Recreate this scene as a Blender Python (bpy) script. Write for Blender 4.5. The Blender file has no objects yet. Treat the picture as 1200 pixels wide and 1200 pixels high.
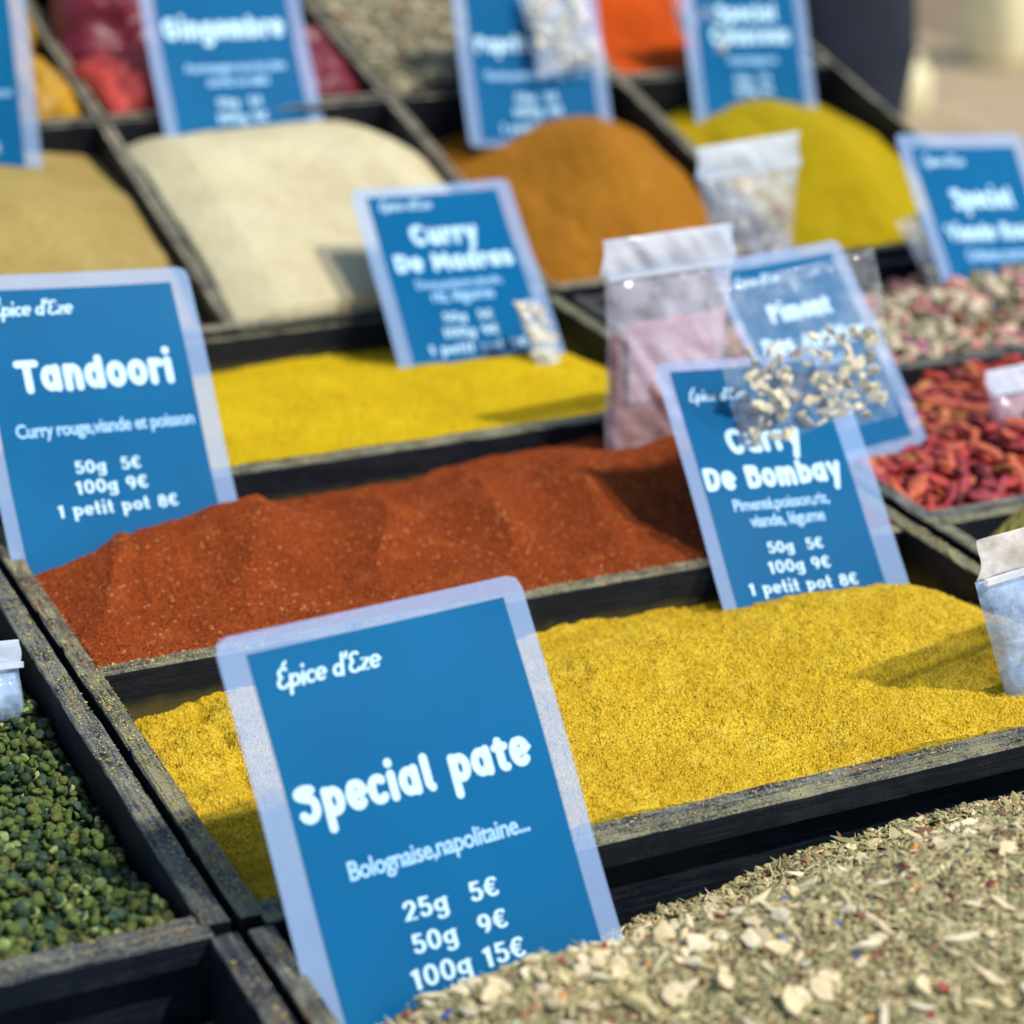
import bpy, math, random
import numpy as np
from mathutils import Vector, Matrix

random.seed(7); RNG = np.random.default_rng(7)
scene = bpy.context.scene
col = scene.collection
R_ = math.radians

# ------------------------------------------------------------------ camera
FPX = 2690.0                                  # focal length in pixels of a 1200 px picture
CAMPOS = Vector((-0.21647, -0.79163, 0.41732))
AX = np.array([[0.89966814, -0.14755168, 0.41088409],
               [-0.43564272, -0.36487216, 0.82285098],
               [0.02850712, -0.91929147, -0.39254367]])   # camera right / down / forward in world
right = Vector(AX[:, 0]); down = Vector(AX[:, 1]); fwd = Vector(AX[:, 2])
cam_data = bpy.data.cameras.new('camera'); cam = bpy.data.objects.new('camera', cam_data); col.objects.link(cam)
M = Matrix((( right.x, -down.x, -fwd.x, CAMPOS.x), (right.y, -down.y, -fwd.y, CAMPOS.y),
            (right.z, -down.z, -fwd.z, CAMPOS.z), (0, 0, 0, 1)))
cam.matrix_world = M
cam_data.sensor_width = 36; cam_data.sensor_fit = 'HORIZONTAL'
cam_data.lens = 36 * FPX / 1200
cam_data.clip_start = 0.01; cam_data.clip_end = 500
cam_data.dof.use_dof = True
cam_data.dof.focus_distance = 0.865
cam_data.dof.aperture_fstop = 7.0
scene.camera = cam

# ------------------------------------------------------------------ sky, sun, exposure
SUN = Vector((0.38, -0.40, 0.84)).normalized()     # direction towards the sun
elev = math.asin(SUN.z); azim = math.atan2(SUN.x, SUN.y)
world = bpy.data.worlds.new('World'); scene.world = world; world.use_nodes = True
nt = world.node_tree; nt.nodes.clear()
out = nt.nodes.new('ShaderNodeOutputWorld'); bg = nt.nodes.new('ShaderNodeBackground')
sky = nt.nodes.new('ShaderNodeTexSky'); sky.sky_type = 'NISHITA'; sky.sun_disc = False
sky.sun_elevation = elev; sky.sun_rotation = azim
nt.links.new(sky.outputs[0], bg.inputs[0]); bg.inputs[1].default_value = 0.15
nt.links.new(bg.outputs[0], out.inputs[0])
sd = bpy.data.lights.new('sun', 'SUN'); sd.energy = 4.0; sd.angle = R_(2.0); sd.color = (1, 0.95, 0.86)
so = bpy.data.objects.new('sun', sd); col.objects.link(so)
so.rotation_euler = SUN.to_track_quat('Z', 'Y').to_euler()
vs = scene.view_settings
vs.view_transform = 'Standard'; vs.look = 'None'; vs.gamma = 1; vs.use_curve_mapping = False; vs.exposure = 0.10
scene.cycles.transparent_max_bounces = 16

# ------------------------------------------------------------------ helpers
def ray(px, py):
    return Vector(AX @ np.array([(px - 600) / FPX, (py - 600) / FPX, 1.0]))
def at_y(px, py, y):
    r = ray(px, py); t = (y - CAMPOS.y) / r.y; return CAMPOS + r * t
def at_z(px, py, z):
    r = ray(px, py); t = (z - CAMPOS.z) / r.z; return CAMPOS + r * t
def dist_of(p): return (Vector(p) - CAMPOS).dot(fwd)
def pix(p):
    c = AX.T @ (np.array(p) - np.array(CAMPOS)); return 600 + FPX * c[0] / c[2], 600 + FPX * c[1] / c[2]

def tag(o, label=None, cat=None, group=None, kind=None):
    if label: o['label'] = label
    if cat: o['category'] = cat
    if group: o['group'] = group
    if kind: o['kind'] = kind
    return o
def empty(name, loc=(0, 0, 0), rot=(0, 0, 0), mat=None):
    o = bpy.data.objects.new(name, None); col.objects.link(o); o.empty_display_size = 0.02
    if mat is not None: o.matrix_world = mat
    else: o.location = loc; o.rotation_euler = rot
    return o
def mesh_obj(name, verts, faces, mats, parent=None, mi=None, smooth=False):
    me = bpy.data.meshes.new(name)
    if isinstance(verts, np.ndarray): verts = verts.tolist()
    if isinstance(faces, np.ndarray): faces = faces.tolist()
    me.from_pydata(verts, [], faces)
    if not isinstance(mats, (list, tuple)): mats = [mats]
    for m in mats: me.materials.append(m)
    if mi is not None: me.polygons.foreach_set('material_index', np.asarray(mi, dtype=np.int32))
    if smooth: me.polygons.foreach_set('use_smooth', np.ones(len(me.polygons), dtype=bool))
    me.update()
    o = bpy.data.objects.new(name, me); col.objects.link(o)
    if parent: o.parent = parent
    return o
def link_copy(name, me, parent, mat):
    o = bpy.data.objects.new(name, me); col.objects.link(o)
    if parent: o.parent = parent
    o.matrix_local = mat
    return o

def vnoise(x, y, scale, seed=0):
    x = np.asarray(x) * scale + 100.0; y = np.asarray(y) * scale + 100.0
    rng = np.random.default_rng(1000 + seed); T = rng.random((256, 256))
    xi = np.floor(x).astype(int); yi = np.floor(y).astype(int); fx = x - xi; fy = y - yi
    fx = fx * fx * (3 - 2 * fx); fy = fy * fy * (3 - 2 * fy)
    a = T[xi % 256, yi % 256]; b = T[(xi + 1) % 256, yi % 256]; c = T[xi % 256, (yi + 1) % 256]; d = T[(xi + 1) % 256, (yi + 1) % 256]
    return ((a * (1 - fx) + b * fx) * (1 - fy) + (c * (1 - fx) + d * fx) * fy) * 2 - 1
def fbm(x, y, scale, octv=4, seed=0, gain=0.5):
    s = 0; a = 1
    for i in range(octv):
        s = s + a * vnoise(x, y, scale * 2 ** i, seed + i); a *= gain
    return s
def sstep(a, b, x):
    t = np.clip((x - a) / (b - a), 0, 1); return t * t * (3 - 2 * t)

# ------------------------------------------------------------------ materials
class NB:
    def __init__(s, name):
        s.m = bpy.data.materials.new(name); s.m.use_nodes = True; s.t = s.m.node_tree
        s.b = s.t.nodes['Principled BSDF']; s.out = s.t.nodes['Material Output']
        tc = s.t.nodes.new('ShaderNodeTexCoord'); s.obj = tc.outputs['Object']
    def n(s, typ, **kw):
        x = s.t.nodes.new('ShaderNode' + typ)
        for k, v in kw.items(): setattr(x, k, v)
        return x
    def l(s, a, b): s.t.links.new(a, b)
    def mapping(s, scale):
        mp = s.n('Mapping'); s.l(s.obj, mp.inputs[0]); mp.inputs['Scale'].default_value = scale; return mp.outputs[0]
    def noise(s, scale, detail=4, rough=0.55, vec=None):
        x = s.n('TexNoise'); s.l(vec or s.obj, x.inputs['Vector'])
        x.inputs['Scale'].default_value = scale; x.inputs['Detail'].default_value = detail; x.inputs['Roughness'].default_value = rough
        return x.outputs[0]
    def vor(s, scale, vec=None, out='Color'):
        x = s.n('TexVoronoi'); s.l(vec or s.obj, x.inputs['Vector']); x.inputs['Scale'].default_value = scale; return x.outputs[out]
    def ramp(s, fac, stops):
        x = s.n('ValToRGB'); s.l(fac, x.inputs[0]); e = x.color_ramp.elements
        while len(e) < len(stops): e.new(0.5)
        for i, (p, c) in enumerate(stops):
            e[i].position = p; e[i].color = (*c, 1) if isinstance(c, tuple) else (c, c, c, 1)
        return x.outputs[0]
    def mix(s, fac, a, b, mode='MIX'):
        x = s.n('MixRGB', blend_type=mode)
        for i, v in ((0, fac), (1, a), (2, b)):
            if hasattr(v, 'links'): s.l(v, x.inputs[i])
            elif i == 0: x.inputs[0].default_value = v
            else: x.inputs[i].default_value = (*v, 1)
        return x.outputs[0]
    def math(s, op, a, b=0.0):
        x = s.n('Math', operation=op)
        for i, v in ((0, a), (1, b)):
            if hasattr(v, 'links'): s.l(v, x.inputs[i])
            else: x.inputs[i].default_value = v
        return x.outputs[0]
    def bump(s, h, strength=0.5, dist=0.001):
        x = s.n('Bump'); s.l(h, x.inputs['Height']); x.inputs['Strength'].default_value = strength; x.inputs['Distance'].default_value = dist
        s.l(x.outputs[0], s.b.inputs['Normal']); return x
    def color(s, c):
        if hasattr(c, 'links'): s.l(c, s.b.inputs['Base Color'])
        else: s.b.inputs['Base Color'].default_value = (*c, 1)
    def rough(s, r):
        if hasattr(r, 'links'): s.l(r, s.b.inputs['Roughness'])
        else: s.b.inputs['Roughness'].default_value = r

def m_powder(name, dark, mid, light, grain=1300, fleck=None, speck=0.0, bump=0.6, bdist=0.0006):
    k = NB(name)
    g = k.noise(grain, 3, 0.7)
    big = k.noise(22, 6, 0.65)
    c = k.ramp(g, [(0.30, dark), (0.5, mid), (0.70, light)])
    c = k.mix(k.ramp(big, [(0.38, 0.0), (0.66, 0.45)]), c, tuple(a * q for a, q in zip(mid, (0.74, 0.62, 0.5))))
    c = k.mix(k.ramp(k.noise(55, 5, 0.7), [(0.52, 0.0), (0.72, 0.35)]), c, light)
    if fleck:
        v = k.n('TexVoronoi'); k.l(k.obj, v.inputs['Vector']); v.inputs['Scale'].default_value = grain * 0.6
        sep = k.n('SeparateColor'); k.l(v.outputs['Color'], sep.inputs[0])
        msk = k.ramp(sep.outputs[0], [(1 - speck - 0.01, 0.0), (1 - speck, 1.0)])
        near = k.ramp(v.outputs['Distance'], [(0.30, 1.0), (0.42, 0.0)])
        c = k.mix(k.math('MULTIPLY', msk, near), c, fleck)
    k.color(c); k.rough(0.95); k.b.inputs['Specular IOR Level'].default_value = 0.15
    k.bump(g, bump, bdist)
    return k.m

BY_AXIS = {}
def m_wood(name, *a, **kw):
    mx = m_wood1(name + '_grain_x', (26, 700, 700), *a, **kw); BY_AXIS[mx.name] = m_wood1(name + '_grain_y', (700, 26, 700), *a, **kw); return mx
def m_wood1(name, gsc, dust=(0.16, 0.16, 0.12), amount=0.5, paint=(0.006, 0.010, 0.017), spice=None, wall=0.0):
    k = NB(name)
    gr = k.noise(60, 5, 0.65, k.mapping((1, 1, 1)))
    st = k.noise(1, 5, 0.65, k.mapping(gsc))
    spk = k.noise(900, 2, 0.6)
    geo = k.n('NewGeometry'); sep = k.n('SeparateXYZ'); k.l(geo.outputs['Normal'], sep.inputs[0])
    up = k.ramp(sep.outputs[2], [(0.35, 0.0), (0.85, 1.0)])
    worn = k.ramp(k.math('ADD', k.math('MULTIPLY', gr, 0.5), k.math('MULTIPLY', st, 0.6)), [(0.53, 0.0), (0.63, 1.0)])
    base = k.mix(k.math('MULTIPLY', worn, k.math('ADD', 0.06, k.math('MULTIPLY', up, 0.56))), paint, (0.13, 0.125, 0.10))
    dm = k.math('MULTIPLY', up, k.ramp(k.math('ADD', k.math('MULTIPLY', gr, 0.35), k.math('ADD', k.math('MULTIPLY', spk, 0.35), k.math('MULTIPLY', st, 0.35))), [(0.44, 0.0), (0.60, 1.0)]))
    base = k.mix(k.math('MULTIPLY', dm, amount), base, dust)
    # specks of spice everywhere, denser on top
    vv = k.ramp(spk, [(0.60, 0.0), (0.66, 1.0)])
    base = k.mix(k.math('MULTIPLY', vv, k.math('ADD', k.math('MULTIPLY', up, 0.6), 0.05)), base, spice or dust)
    if wall:
        so_ = k.n('SeparateXYZ'); k.l(k.obj, so_.inputs[0])
        zz = k.n('MapRange'); k.l(k.math('ADD', so_.outputs[2], k.math('MULTIPLY', gr, 0.012)), zz.inputs[0])
        for q_, v_ in ((1, -0.008), (2, -0.015), (3, 0.0), (4, 1.0)): zz.inputs[q_].default_value = v_
        base = k.mix(k.math('MULTIPLY', zz.outputs[0], wall), base, spice)
    bare = k.ramp(k.math('ADD', k.math('MULTIPLY', k.noise(22, 6, 0.8), 0.55), k.math('MULTIPLY', st, 0.5)), [(0.585, 0.0), (0.62, 1.0)])
    base = k.mix(k.math('MULTIPLY', bare, k.math('MULTIPLY', up, 0.8)), base, (0.17, 0.085, 0.035))
    k.color(base)
    k.rough(k.ramp(worn, [(0, 0.5), (1, 0.85)]))
    k.b.inputs['Specular IOR Level'].default_value = 0.22
    k.bump(k.math('ADD', st, k.math('MULTIPLY', spk, 0.4)), 0.5, 0.0006)
    return k.m

def m_plain(name, c, rough=0.6, var=0.15, scale=120, spec=0.4, bump=0.0):
    k = NB(name); n = k.noise(scale, 4, 0.6)
    d = tuple(x * (1 - var) for x in c); e = tuple(min(1, x * (1 + var)) for x in c)
    k.color(k.ramp(n, [(0.3, d), (0.7, e)])); k.rough(rough); k.b.inputs['Specular IOR Level'].default_value = spec
    if bump: k.bump(n, bump, 0.0008)
    return k.m

def m_film(name, tint, alpha, rough=0.16, wr=0.3, scale=60, spec=0.8, vary=0.0):
    k = NB(name)
    n = k.noise(scale, 4, 0.6)
    k.color(tint); k.rough(rough); k.b.inputs['Specular IOR Level'].default_value = spec
    if vary:
        k.l(k.ramp(n, [(0.35, max(0, alpha - vary)), (0.7, min(1, alpha + vary))]), k.b.inputs['Alpha'])
    else: k.b.inputs['Alpha'].default_value = alpha
    k.bump(n, wr, 0.002)
    return k.m

def m_card():
    k = NB('blue_printed_card')
    n = k.noise(9, 3, 0.5); k.color(k.ramp(n, [(0.35, (0.0, 0.094, 0.235)), (0.7, (0.0, 0.122, 0.285))]))
    k.rough(0.5); k.b.inputs['Specular IOR Level'].default_value = 0.04; k.b.inputs['Coat Weight'].default_value = 0.3; k.b.inputs['Coat Roughness'].default_value = 0.03; k.b.inputs['Coat IOR'].default_value = 1.45
    cn = k.n('Bump'); k.l(k.noise(14, 3, 0.5), cn.inputs['Height']); cn.inputs['Strength'].default_value = 0.12; cn.inputs['Distance'].default_value = 0.003
    k.l(cn.outputs[0], k.b.inputs['Coat Normal'])
    return k.m
CARD = m_card()
INK = m_plain('pale_blue_lettering', (0.50, 0.75, 0.90), 0.5, 0.02)
INK2 = m_plain('soft_blue_lettering', (0.33, 0.60, 0.88), 0.5, 0.02)
LAM = m_film('sky_tinted_laminate', (0.36, 0.54, 0.84), 0.36, 0.04, 0.08, 20, 0.6)  # sky reflection on the clear border film is put into this milky blue

W_Y = m_wood('black_wood_yellow_dust', (0.30, 0.29, 0.17), 0.85, spice=(0.30, 0.26, 0.06), wall=0.30)
W_G = m_wood('black_wood_grey_dust', (0.22, 0.23, 0.19), 0.75, spice=(0.22, 0.22, 0.18))
W_O = m_wood('black_wood_tan_dust', (0.34, 0.31, 0.21), 0.9, spice=(0.34, 0.30, 0.18))
W_D = m_wood('black_wood_clean', (0.10, 0.11, 0.11), 0.5, spice=(0.14, 0.14, 0.12))

# ------------------------------------------------------------------ boards and trays
def board(name, p0, p1, mat, parent, seed, jit=0.0005, ch=0.0006):
    """worn board: a box along its longest axis, chamfered, cut into segments with uneven edges"""
    p0 = np.array(p0, float); p1 = np.array(p1, float); sz = p1 - p0
    ax = int(np.argmax(sz)); mat = BY_AXIS.get(mat.name, mat) if ax == 1 else mat; o = [i for i in range(3) if i != ax]
    n = max(4, int(sz[ax] / 0.006)); rng = np.random.default_rng(seed)
    a0, a1 = p0[o[0]], p1[o[0]]; b0, b1 = p0[o[1]], p1[o[1]]
    c = min(ch, 0.3 * min(a1 - a0, b1 - b0))
    prof = [(a0 + c, b0), (a1 - c, b0), (a1, b0 + c), (a1, b1 - c), (a1 - c, b1), (a0 + c, b1), (a0, b1 - c), (a0, b0 + c)]
    V = []
    js = rng.normal(0, jit * 0.35, (n + 1, 8, 2)); 
    for k_ in range(1, n): js[k_] = 0.5 * js[k_] + 0.5 * js[k_ - 1]
    nick = rng.random((n + 1, 8)) > 0.97
    for i in range(n + 1):
        t = p0[ax] + sz[ax] * i / n
        for j, (a, b) in enumerate(prof):
            q = [0, 0, 0]; ca = (a0 + a1) / 2; cb = (b0 + b1) / 2
            da, db = js[i, j]
            if nick[i, j]: da += (ca - a) / max(1e-6, abs(ca - a)) * 0.0005; db += (cb - b) / max(1e-6, abs(cb - b)) * 0.0005
            q[ax] = t; q[o[0]] = a + da; q[o[1]] = b + db; V.append(q)
    F = []
    for i in range(n):
        for j in range(8):
            F.append((i * 8 + j, i * 8 + (j + 1) % 8, (i + 1) * 8 + (j + 1) % 8, (i + 1) * 8 + j))
    F.append(tuple(range(7, -1, -1))); F.append(tuple(range(n * 8, n * 8 + 8)))
    # fix orientation
    if ax == 1: F = [tuple(reversed(f)) for f in F]
    return mesh_obj(name, V, F, mat, parent)

TILT = Matrix.Translation((0, 0.374, 0.006)) @ Matrix.Rotation(R_(14), 4, 'X')
T_ = 0.0085
def tray(label, x0, x1, y0, y1, mat, seed, depth=0.05, frame=None, divider=None, lip=None, group='black wooden trays of the spice stall', back_h=0.0, tl=T_, tr=T_, tf=T_, tb=T_):
    t = empty('spice_tray', mat=frame if frame is not None else Matrix.Identity(4))
    tag(t, label, 'tray', group)
    x0o, x1o, y0o, y1o = x0 - tl, x1 + tr, y0 - tf, y1 + tb
    board('side_board', (x0o, y0o, -depth), (x0, y1o, 0), mat, t, seed)
    board('side_board', (x1, y0o, -depth), (x1o, y1o, 0), mat, t, seed + 1)
    board('front_board', (x0 + .0002, y0o + .001, -depth), (x1 - .0002, y0, -0.0008), W_G if mat is W_Y else mat, t, seed + 2)
    board('back_board', (x0 + .0002, y1, -depth), (x1 - .0002, y1o - .001, back_h - 0.0006), mat, t, seed + 3)
    board('base_board', (x0 + .0003, y0 + .0003, -depth + .002), (x1 - .0003, y1 - .0003, -depth + .006), mat, t, seed + 4, jit=0.0001)
    if divider: board('divider_board', (x0 + .0003, divider - 0.004, -depth + .007), (x1 - .0003, divider + 0.004, -0.0012), mat, t, seed + 5)
    if lip: board('front_batten', (x0 - tl * 0.2, y0o - lip[0], -lip[1]), (x1 + tr * 0.2, y0o + 0.0008, 0.0002), mat, t, seed + 6)
    return t

tray('front centre tray of two cells, holding yellow curry and red brown spice powder', 0.0, 0.380, -0.178, 0.176, W_Y, 10, divider=0.003, lip=(0.006, 0.0105))
tray('low tray filled by the bright yellow powder, behind the red brown powder', 0.0, 0.380, 0.1865, 0.3655, W_Y, 20, depth=0.045, tf=0.0078, tb=0.006)
tray('tray of green peppercorns at the left edge', -0.40, -0.0215, -0.178, 0.176, W_G, 30, lip=(0.006, 0.0105), tr=0.0095)
tray('nearest tray, heaped with the pale green herb mix', 0.0, 0.380, -0.46, -0.196, W_G, 40, back_h=-0.036, tb=0.0015)
tray('empty dark tray in front of the green peppercorns', -0.40, -0.0215, -0.46, -0.197, W_D, 50, tr=0.0095, back_h=-0.03, tb=0.003)
tray('tray beside the yellow curry, behind the silver sachet', 0.4035, 0.784, -0.178, -0.004, W_Y, 60)
tray('tray of dried red chillies at the right', 0.4035, 0.784, 0.0125, 0.185, W_G, 70)
tray('tray of rose and herb tea mix at the right, behind the chillies', 0.4035, 0.784, 0.1955, 0.355, W_D, 80)
EX = [-0.004, 0.186, 0.3845, 0.561, 0.7395]
elab = ['tilted tray of khaki tan powder behind the tandoori sign', 'tilted tray of pale cream ginger powder',
        'tilted tray of orange brown paprika powder', 'tilted tray of olive yellow powder at the upper right']
flab = ['rearmost tray with yellow packets, upper left', 'rearmost tray of dark red packets', 'rearmost tray of grey green dried herbs', 'rearmost tray of bright orange red powder']
for i in range(4):
    tray(elab[i], EX[i] + 0.004, EX[i + 1] - 0.0045, 0.001, 0.245, W_O, 100 + 10 * i, frame=TILT, depth=0.045, tl=0.0038, tr=0.0042, tf=0.008, tb=0.004)
    tray(flab[i], EX[i] + 0.004, EX[i + 1] - 0.0045, 0.257, 0.50, W_O, 150 + 10 * i, frame=TILT, depth=0.045, tl=0.0038, tr=0.0042, tf=0.006, tb=0.006)
tray('empty black tray behind the olive yellow powder', EX[3] + 0.184, EX[4] + 0.184, 0.30, 0.50, W_D, 190, frame=TILT, depth=0.045) if False else None

# ------------------------------------------------------------------ stall table
WT = m_wood('dark_table_wood', (0.08, 0.08, 0.07), 0.4)
tb = tag(empty('stall_table', (0, 0, -0.9)), 'dark wooden stall table carrying all the spice trays', 'table')
def box_v(p0, p1):
    x0, y0, z0 = p0; x1, y1, z1 = p1
    V = [(x0, y0, z0), (x1, y0, z0), (x1, y1, z0), (x0, y1, z0), (x0, y0, z1), (x1, y0, z1), (x1, y1, z1), (x0, y1, z1)]
    F = [(3, 2, 1, 0), (4, 5, 6, 7), (0, 1, 5, 4), (1, 2, 6, 5), (2, 3, 7, 6), (3, 0, 4, 7)]
    return V, F
def boxo(name, p0, p1, mat, parent=None):
    V, F = box_v(p0, p1); return mesh_obj(name, V, F, mat, parent)
boxo('table_top', (-0.42, -0.48, 0.82), (0.81, 0.39, 0.8485), WT, tb)
for x in (-0.38, 0.77):
    for y in (-0.44, 0.80): boxo('leg', (x - .025, y - .025, 0), (x + .025, y + .025, 0.8195 if y < 0 else 0.8195), WT, tb)
sl = boxo('sloping_shelf', (-0.03, 0.0, -0.062), (0.76, 0.515, -0.047), WT, tb)
sl.matrix_local = Matrix.Translation((0, 0, 0.9)) @ TILT
boxo('rear_panel', (-0.42, 0.86, 0.0), (0.81, 0.872, 0.985), WT, tb)

# ------------------------------------------------------------------ powder heaps
def heap(name, label, x0, x1, y0, y1, nx, ny, zf, mats, cat='spice powder', frame=None, rough=0.0003, seed=1, floor=-0.043, smooth=False, group='heaps of spice powder'):
    xs = np.linspace(x0, x1, nx); ys = np.linspace(y0, y1, ny); X, Y = np.meshgrid(xs, ys)
    Z = zf(X, Y); nz = RNG.normal(0, rough, X.shape); nz[0, :] = nz[-1, :] = -0.0004; nz[:, 0] = nz[:, -1] = -0.0004; Z = Z + nz
    V = np.stack([X, Y, Z], -1).reshape(-1, 3)
    V[:, 0:2] += RNG.normal(0, rough * 0.5, (len(V), 2)) * (np.abs(nz.reshape(-1, 1) + 0.0004) > 1e-9) 
    idx = np.arange(nx * ny).reshape(ny, nx)
    F = np.stack([idx[:-1, :-1], idx[:-1, 1:], idx[1:, 1:], idx[1:, :-1]], -1).reshape(-1, 4)
    # skirt
    ring = np.concatenate([idx[0, :], idx[1:, -1], idx[-1, -2::-1], idx[-2:0:-1, 0]])
    n0 = len(V); low = V[ring].copy(); low[:, 2] = floor; V = np.concatenate([V, low])
    m = len(ring); a = ring; b = np.roll(ring, -1); c = n0 + (np.arange(m) + 1) % m; d = n0 + np.arange(m)
    F = np.concatenate([F, np.stack([a, d, c, b], -1)])
    o = mesh_obj(name, V, F, mats, None, smooth=smooth)
    if frame is not None: o.matrix_world = frame
    return tag(o, label, cat, group)

P_YEL = m_powder('golden_curry', (0.32, 0.19, 0.004), (0.60, 0.405, 0.014), (0.86, 0.66, 0.10), 1000, bump=1.0, bdist=0.0008)
P_RED = m_powder('tandoori_powder', (0.07, 0.009, 0.002), (0.215, 0.037, 0.005), (0.40, 0.10, 0.02), 900, fleck=(0.44, 0.20, 0.08), speck=0.09, bump=0.8, bdist=0.0007)
P_MAD = m_powder('bright_yellow_curry', (0.40, 0.27, 0.002), (0.51, 0.36, 0.003), (0.60, 0.44, 0.008), 500, bump=0.5)
P_KHA = m_powder('khaki_powder', (0.25, 0.18, 0.05), (0.33, 0.25, 0.08), (0.41, 0.32, 0.12), 400, bump=0.4)
P_PALE = m_powder('ginger_powder', (0.46, 0.42, 0.26), (0.54, 0.49, 0.31), (0.61, 0.56, 0.37), 300, bump=0.3)
P_ORA = m_powder('paprika_powder', (0.24, 0.098, 0.006), (0.31, 0.128, 0.009), (0.38, 0.165, 0.016), 300, bump=0.3)
P_OLI = m_powder('olive_yellow_powder', (0.30, 0.22, 0.001), (0.37, 0.275, 0.002), (0.44, 0.33, 0.004), 300, bump=0.3)
P_FOR = m_powder('orange_red_powder', (0.38, 0.045, 0.001), (0.45, 0.06, 0.002), (0.52, 0.08, 0.004), 300, bump=0.3)
P_GRN = m_powder('green_yellow_powder', (0.16, 0.15, 0.03), (0.24, 0.22, 0.06), (0.33, 0.30, 0.1), 500)

def z_yel(X, Y):
    t = (Y + 0.178) / 0.177                 # 0 front .. 1 back
    z = -0.0015 - 0.004 * sstep(0, 0.5, t) - 0.013 * sstep(0.55, 1.0, t)
    z = z + 0.012 * np.exp(-((X - 0.315) / 0.07) ** 2 - ((Y + 0.075) / 0.055) ** 2)
    z = z + 0.005 * np.exp(-((X - 0.20) / 0.05) ** 2 - ((Y + 0.06) / 0.04) ** 2)
    z = z - 0.010 * sstep(0.345, 0.38, X) * sstep(0.2, 0.6, t)
    z = z - 0.006 * np.exp(-((X - 0.12) / 0.03) ** 2 - ((Y + 0.005) / 0.02) ** 2)
    z = z - 0.0020 * np.exp(-((X - 0.016 - 0.12 * (Y + 0.178) - 0.004 * fbm(X, Y, 40, 2, 33)) / 0.003) ** 2) + 0.002 * np.maximum(0, fbm(X, Y, 60, 3, 35)) * sstep(0.09, 0.01, X)
    z = z - 0.006 * np.exp(-((X - 0.0) / 0.03) ** 2) * sstep(0.35, 0.8, t) - 0.004 * sstep(0.03, 0.0, X) * (1 - t)
    z = z + 0.0022 * fbm(X, Y, 22, 3, 3) + 0.0007 * fbm(X, Y, 230, 2, 13) + 0.0009 * np.maximum(0, fbm(X, Y, 110, 2, 15)) + 0.0014 * fbm(X + 0.3 * Y, Y * 1.6, 75, 3, 9) * (0.5 + sstep(0.12, 0.02, X))
    return z
heap('curry_powder', 'golden yellow curry powder filling the front centre cell, nearest powder', 0.0006, 0.3794, -0.1774, -0.0016, 640, 300, z_yel, P_YEL, rough=0.00026)
def z_red(X, Y):
    t = (Y - 0.008) / 0.167
    z = -0.002 + 0.004 * np.sin(np.clip(t, 0, 1) * 3.0) - 0.018 * sstep(0.5, 1.0, t)
    z = z + 0.010 * sstep(0.10, 0.34, X) * sstep(0.25, 0.8, t) - 0.004 * sstep(0.05, 0.0, X) * sstep(0.2, 0.7, t)
    z = z + 0.010 * np.exp(-((X - 0.075) / 0.05) ** 2 - ((Y - 0.10) / 0.03) ** 2)
    wv = 1 - 2 * np.abs(np.sin((X * 52 - Y * 16 + 60 * (Y - 0.09) ** 2) + 0.8 * fbm(X, Y, 10, 2, 40))) ** 1.1
    z = z + 0.010 * np.exp(-((X - 0.10) / 0.035) ** 2 - ((Y - 0.135) / 0.03) ** 2) + 0.0040 * wv * sstep(0.02, 0.3, t) * sstep(1.0, 0.6, t)
    d = X - (0.018 + 0.25 * Y + 0.003 * fbm(X, Y, 40, 2, 5)); z = z - 0.0022 * np.exp(-(d / 0.004) ** 2) * sstep(0.02, 0.3, t)
    z = z + 0.002 * fbm(X, Y, 24, 3, 21) + 0.0009 * fbm(X, Y, 90, 3, 29)
    return z
heap('tandoori_powder', 'red brown tandoori powder with pale flecks, behind the golden curry', 0.0006, 0.3794, 0.0076, 0.1754, 560, 260, z_red, P_RED, rough=0.00022, seed=2)
def z_mad(X, Y):
    t = (Y - 0.187) / 0.178
    z = -0.0015 - 0.002 * t - 0.015 * sstep(0.5, 1.0, t) - 0.012 * sstep(0.345, 0.38, X) * sstep(0.0, 0.4, t) + 0.004 * np.exp(-((X - 0.30) / 0.04) ** 2 - ((Y - 0.26) / 0.03) ** 2)
    return z + 0.0016 * fbm(X, Y, 30, 4, 61)
heap('yellow_curry_powder', 'bright yellow curry powder level with its tray, under the small curry sign', 0.0006, 0.3794, 0.1870, 0.3650, 300, 150, z_mad, P_MAD, rough=0.0003, seed=3)

def cone(cx, cv, top, slope, edge, xs, seed, wob=0.0015):
    def f(X, V):
        d = np.sqrt(((X - cx) * 1.0) ** 2 + ((V - cv) * xs) ** 2 + 0.011 ** 2) - 0.011
        z = np.maximum(top - slope * d, edge)
        z = z - 0.005 * np.exp(-((X - cx - 0.028) / 0.016) ** 2 - ((V - cv + 0.03) / 0.022) ** 2) - 0.004 * np.exp(-((X - cx + 0.03) / 0.02) ** 2 - ((V - cv + 0.07) / 0.018) ** 2)
        return z + wob * fbm(X, V, 24, 4, seed) + 0.0022 * fbm(X, V, 11, 2, seed + 7) + 0.0016 * np.minimum(0, fbm(X * 1.4, V * 0.6, 45, 2, seed + 9))
    return f
def z_khaki(X, V):
    return np.maximum(0.016 - 0.30 * (np.sqrt((X - 0.075) ** 2 + ((V - 0.12) * 0.9) ** 2 + 0.02 ** 2) - 0.02), -0.028) + 0.0015 * fbm(X, V, 24, 4, 71)
def z_pale(X, V):
    a = 0.012 - 0.9 * np.maximum(0, (np.abs(X - 0.276) - 0.058)) ** 1.25 - 3.0 * np.maximum(0, V - 0.15) ** 2 
    b = -0.16 * np.maximum(0, 0.05 - V)
    return a + b + 0.0016 * fbm(X, V, 22, 4, 81) + 0.0025 * fbm(X, V, 10, 2, 88)
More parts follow.
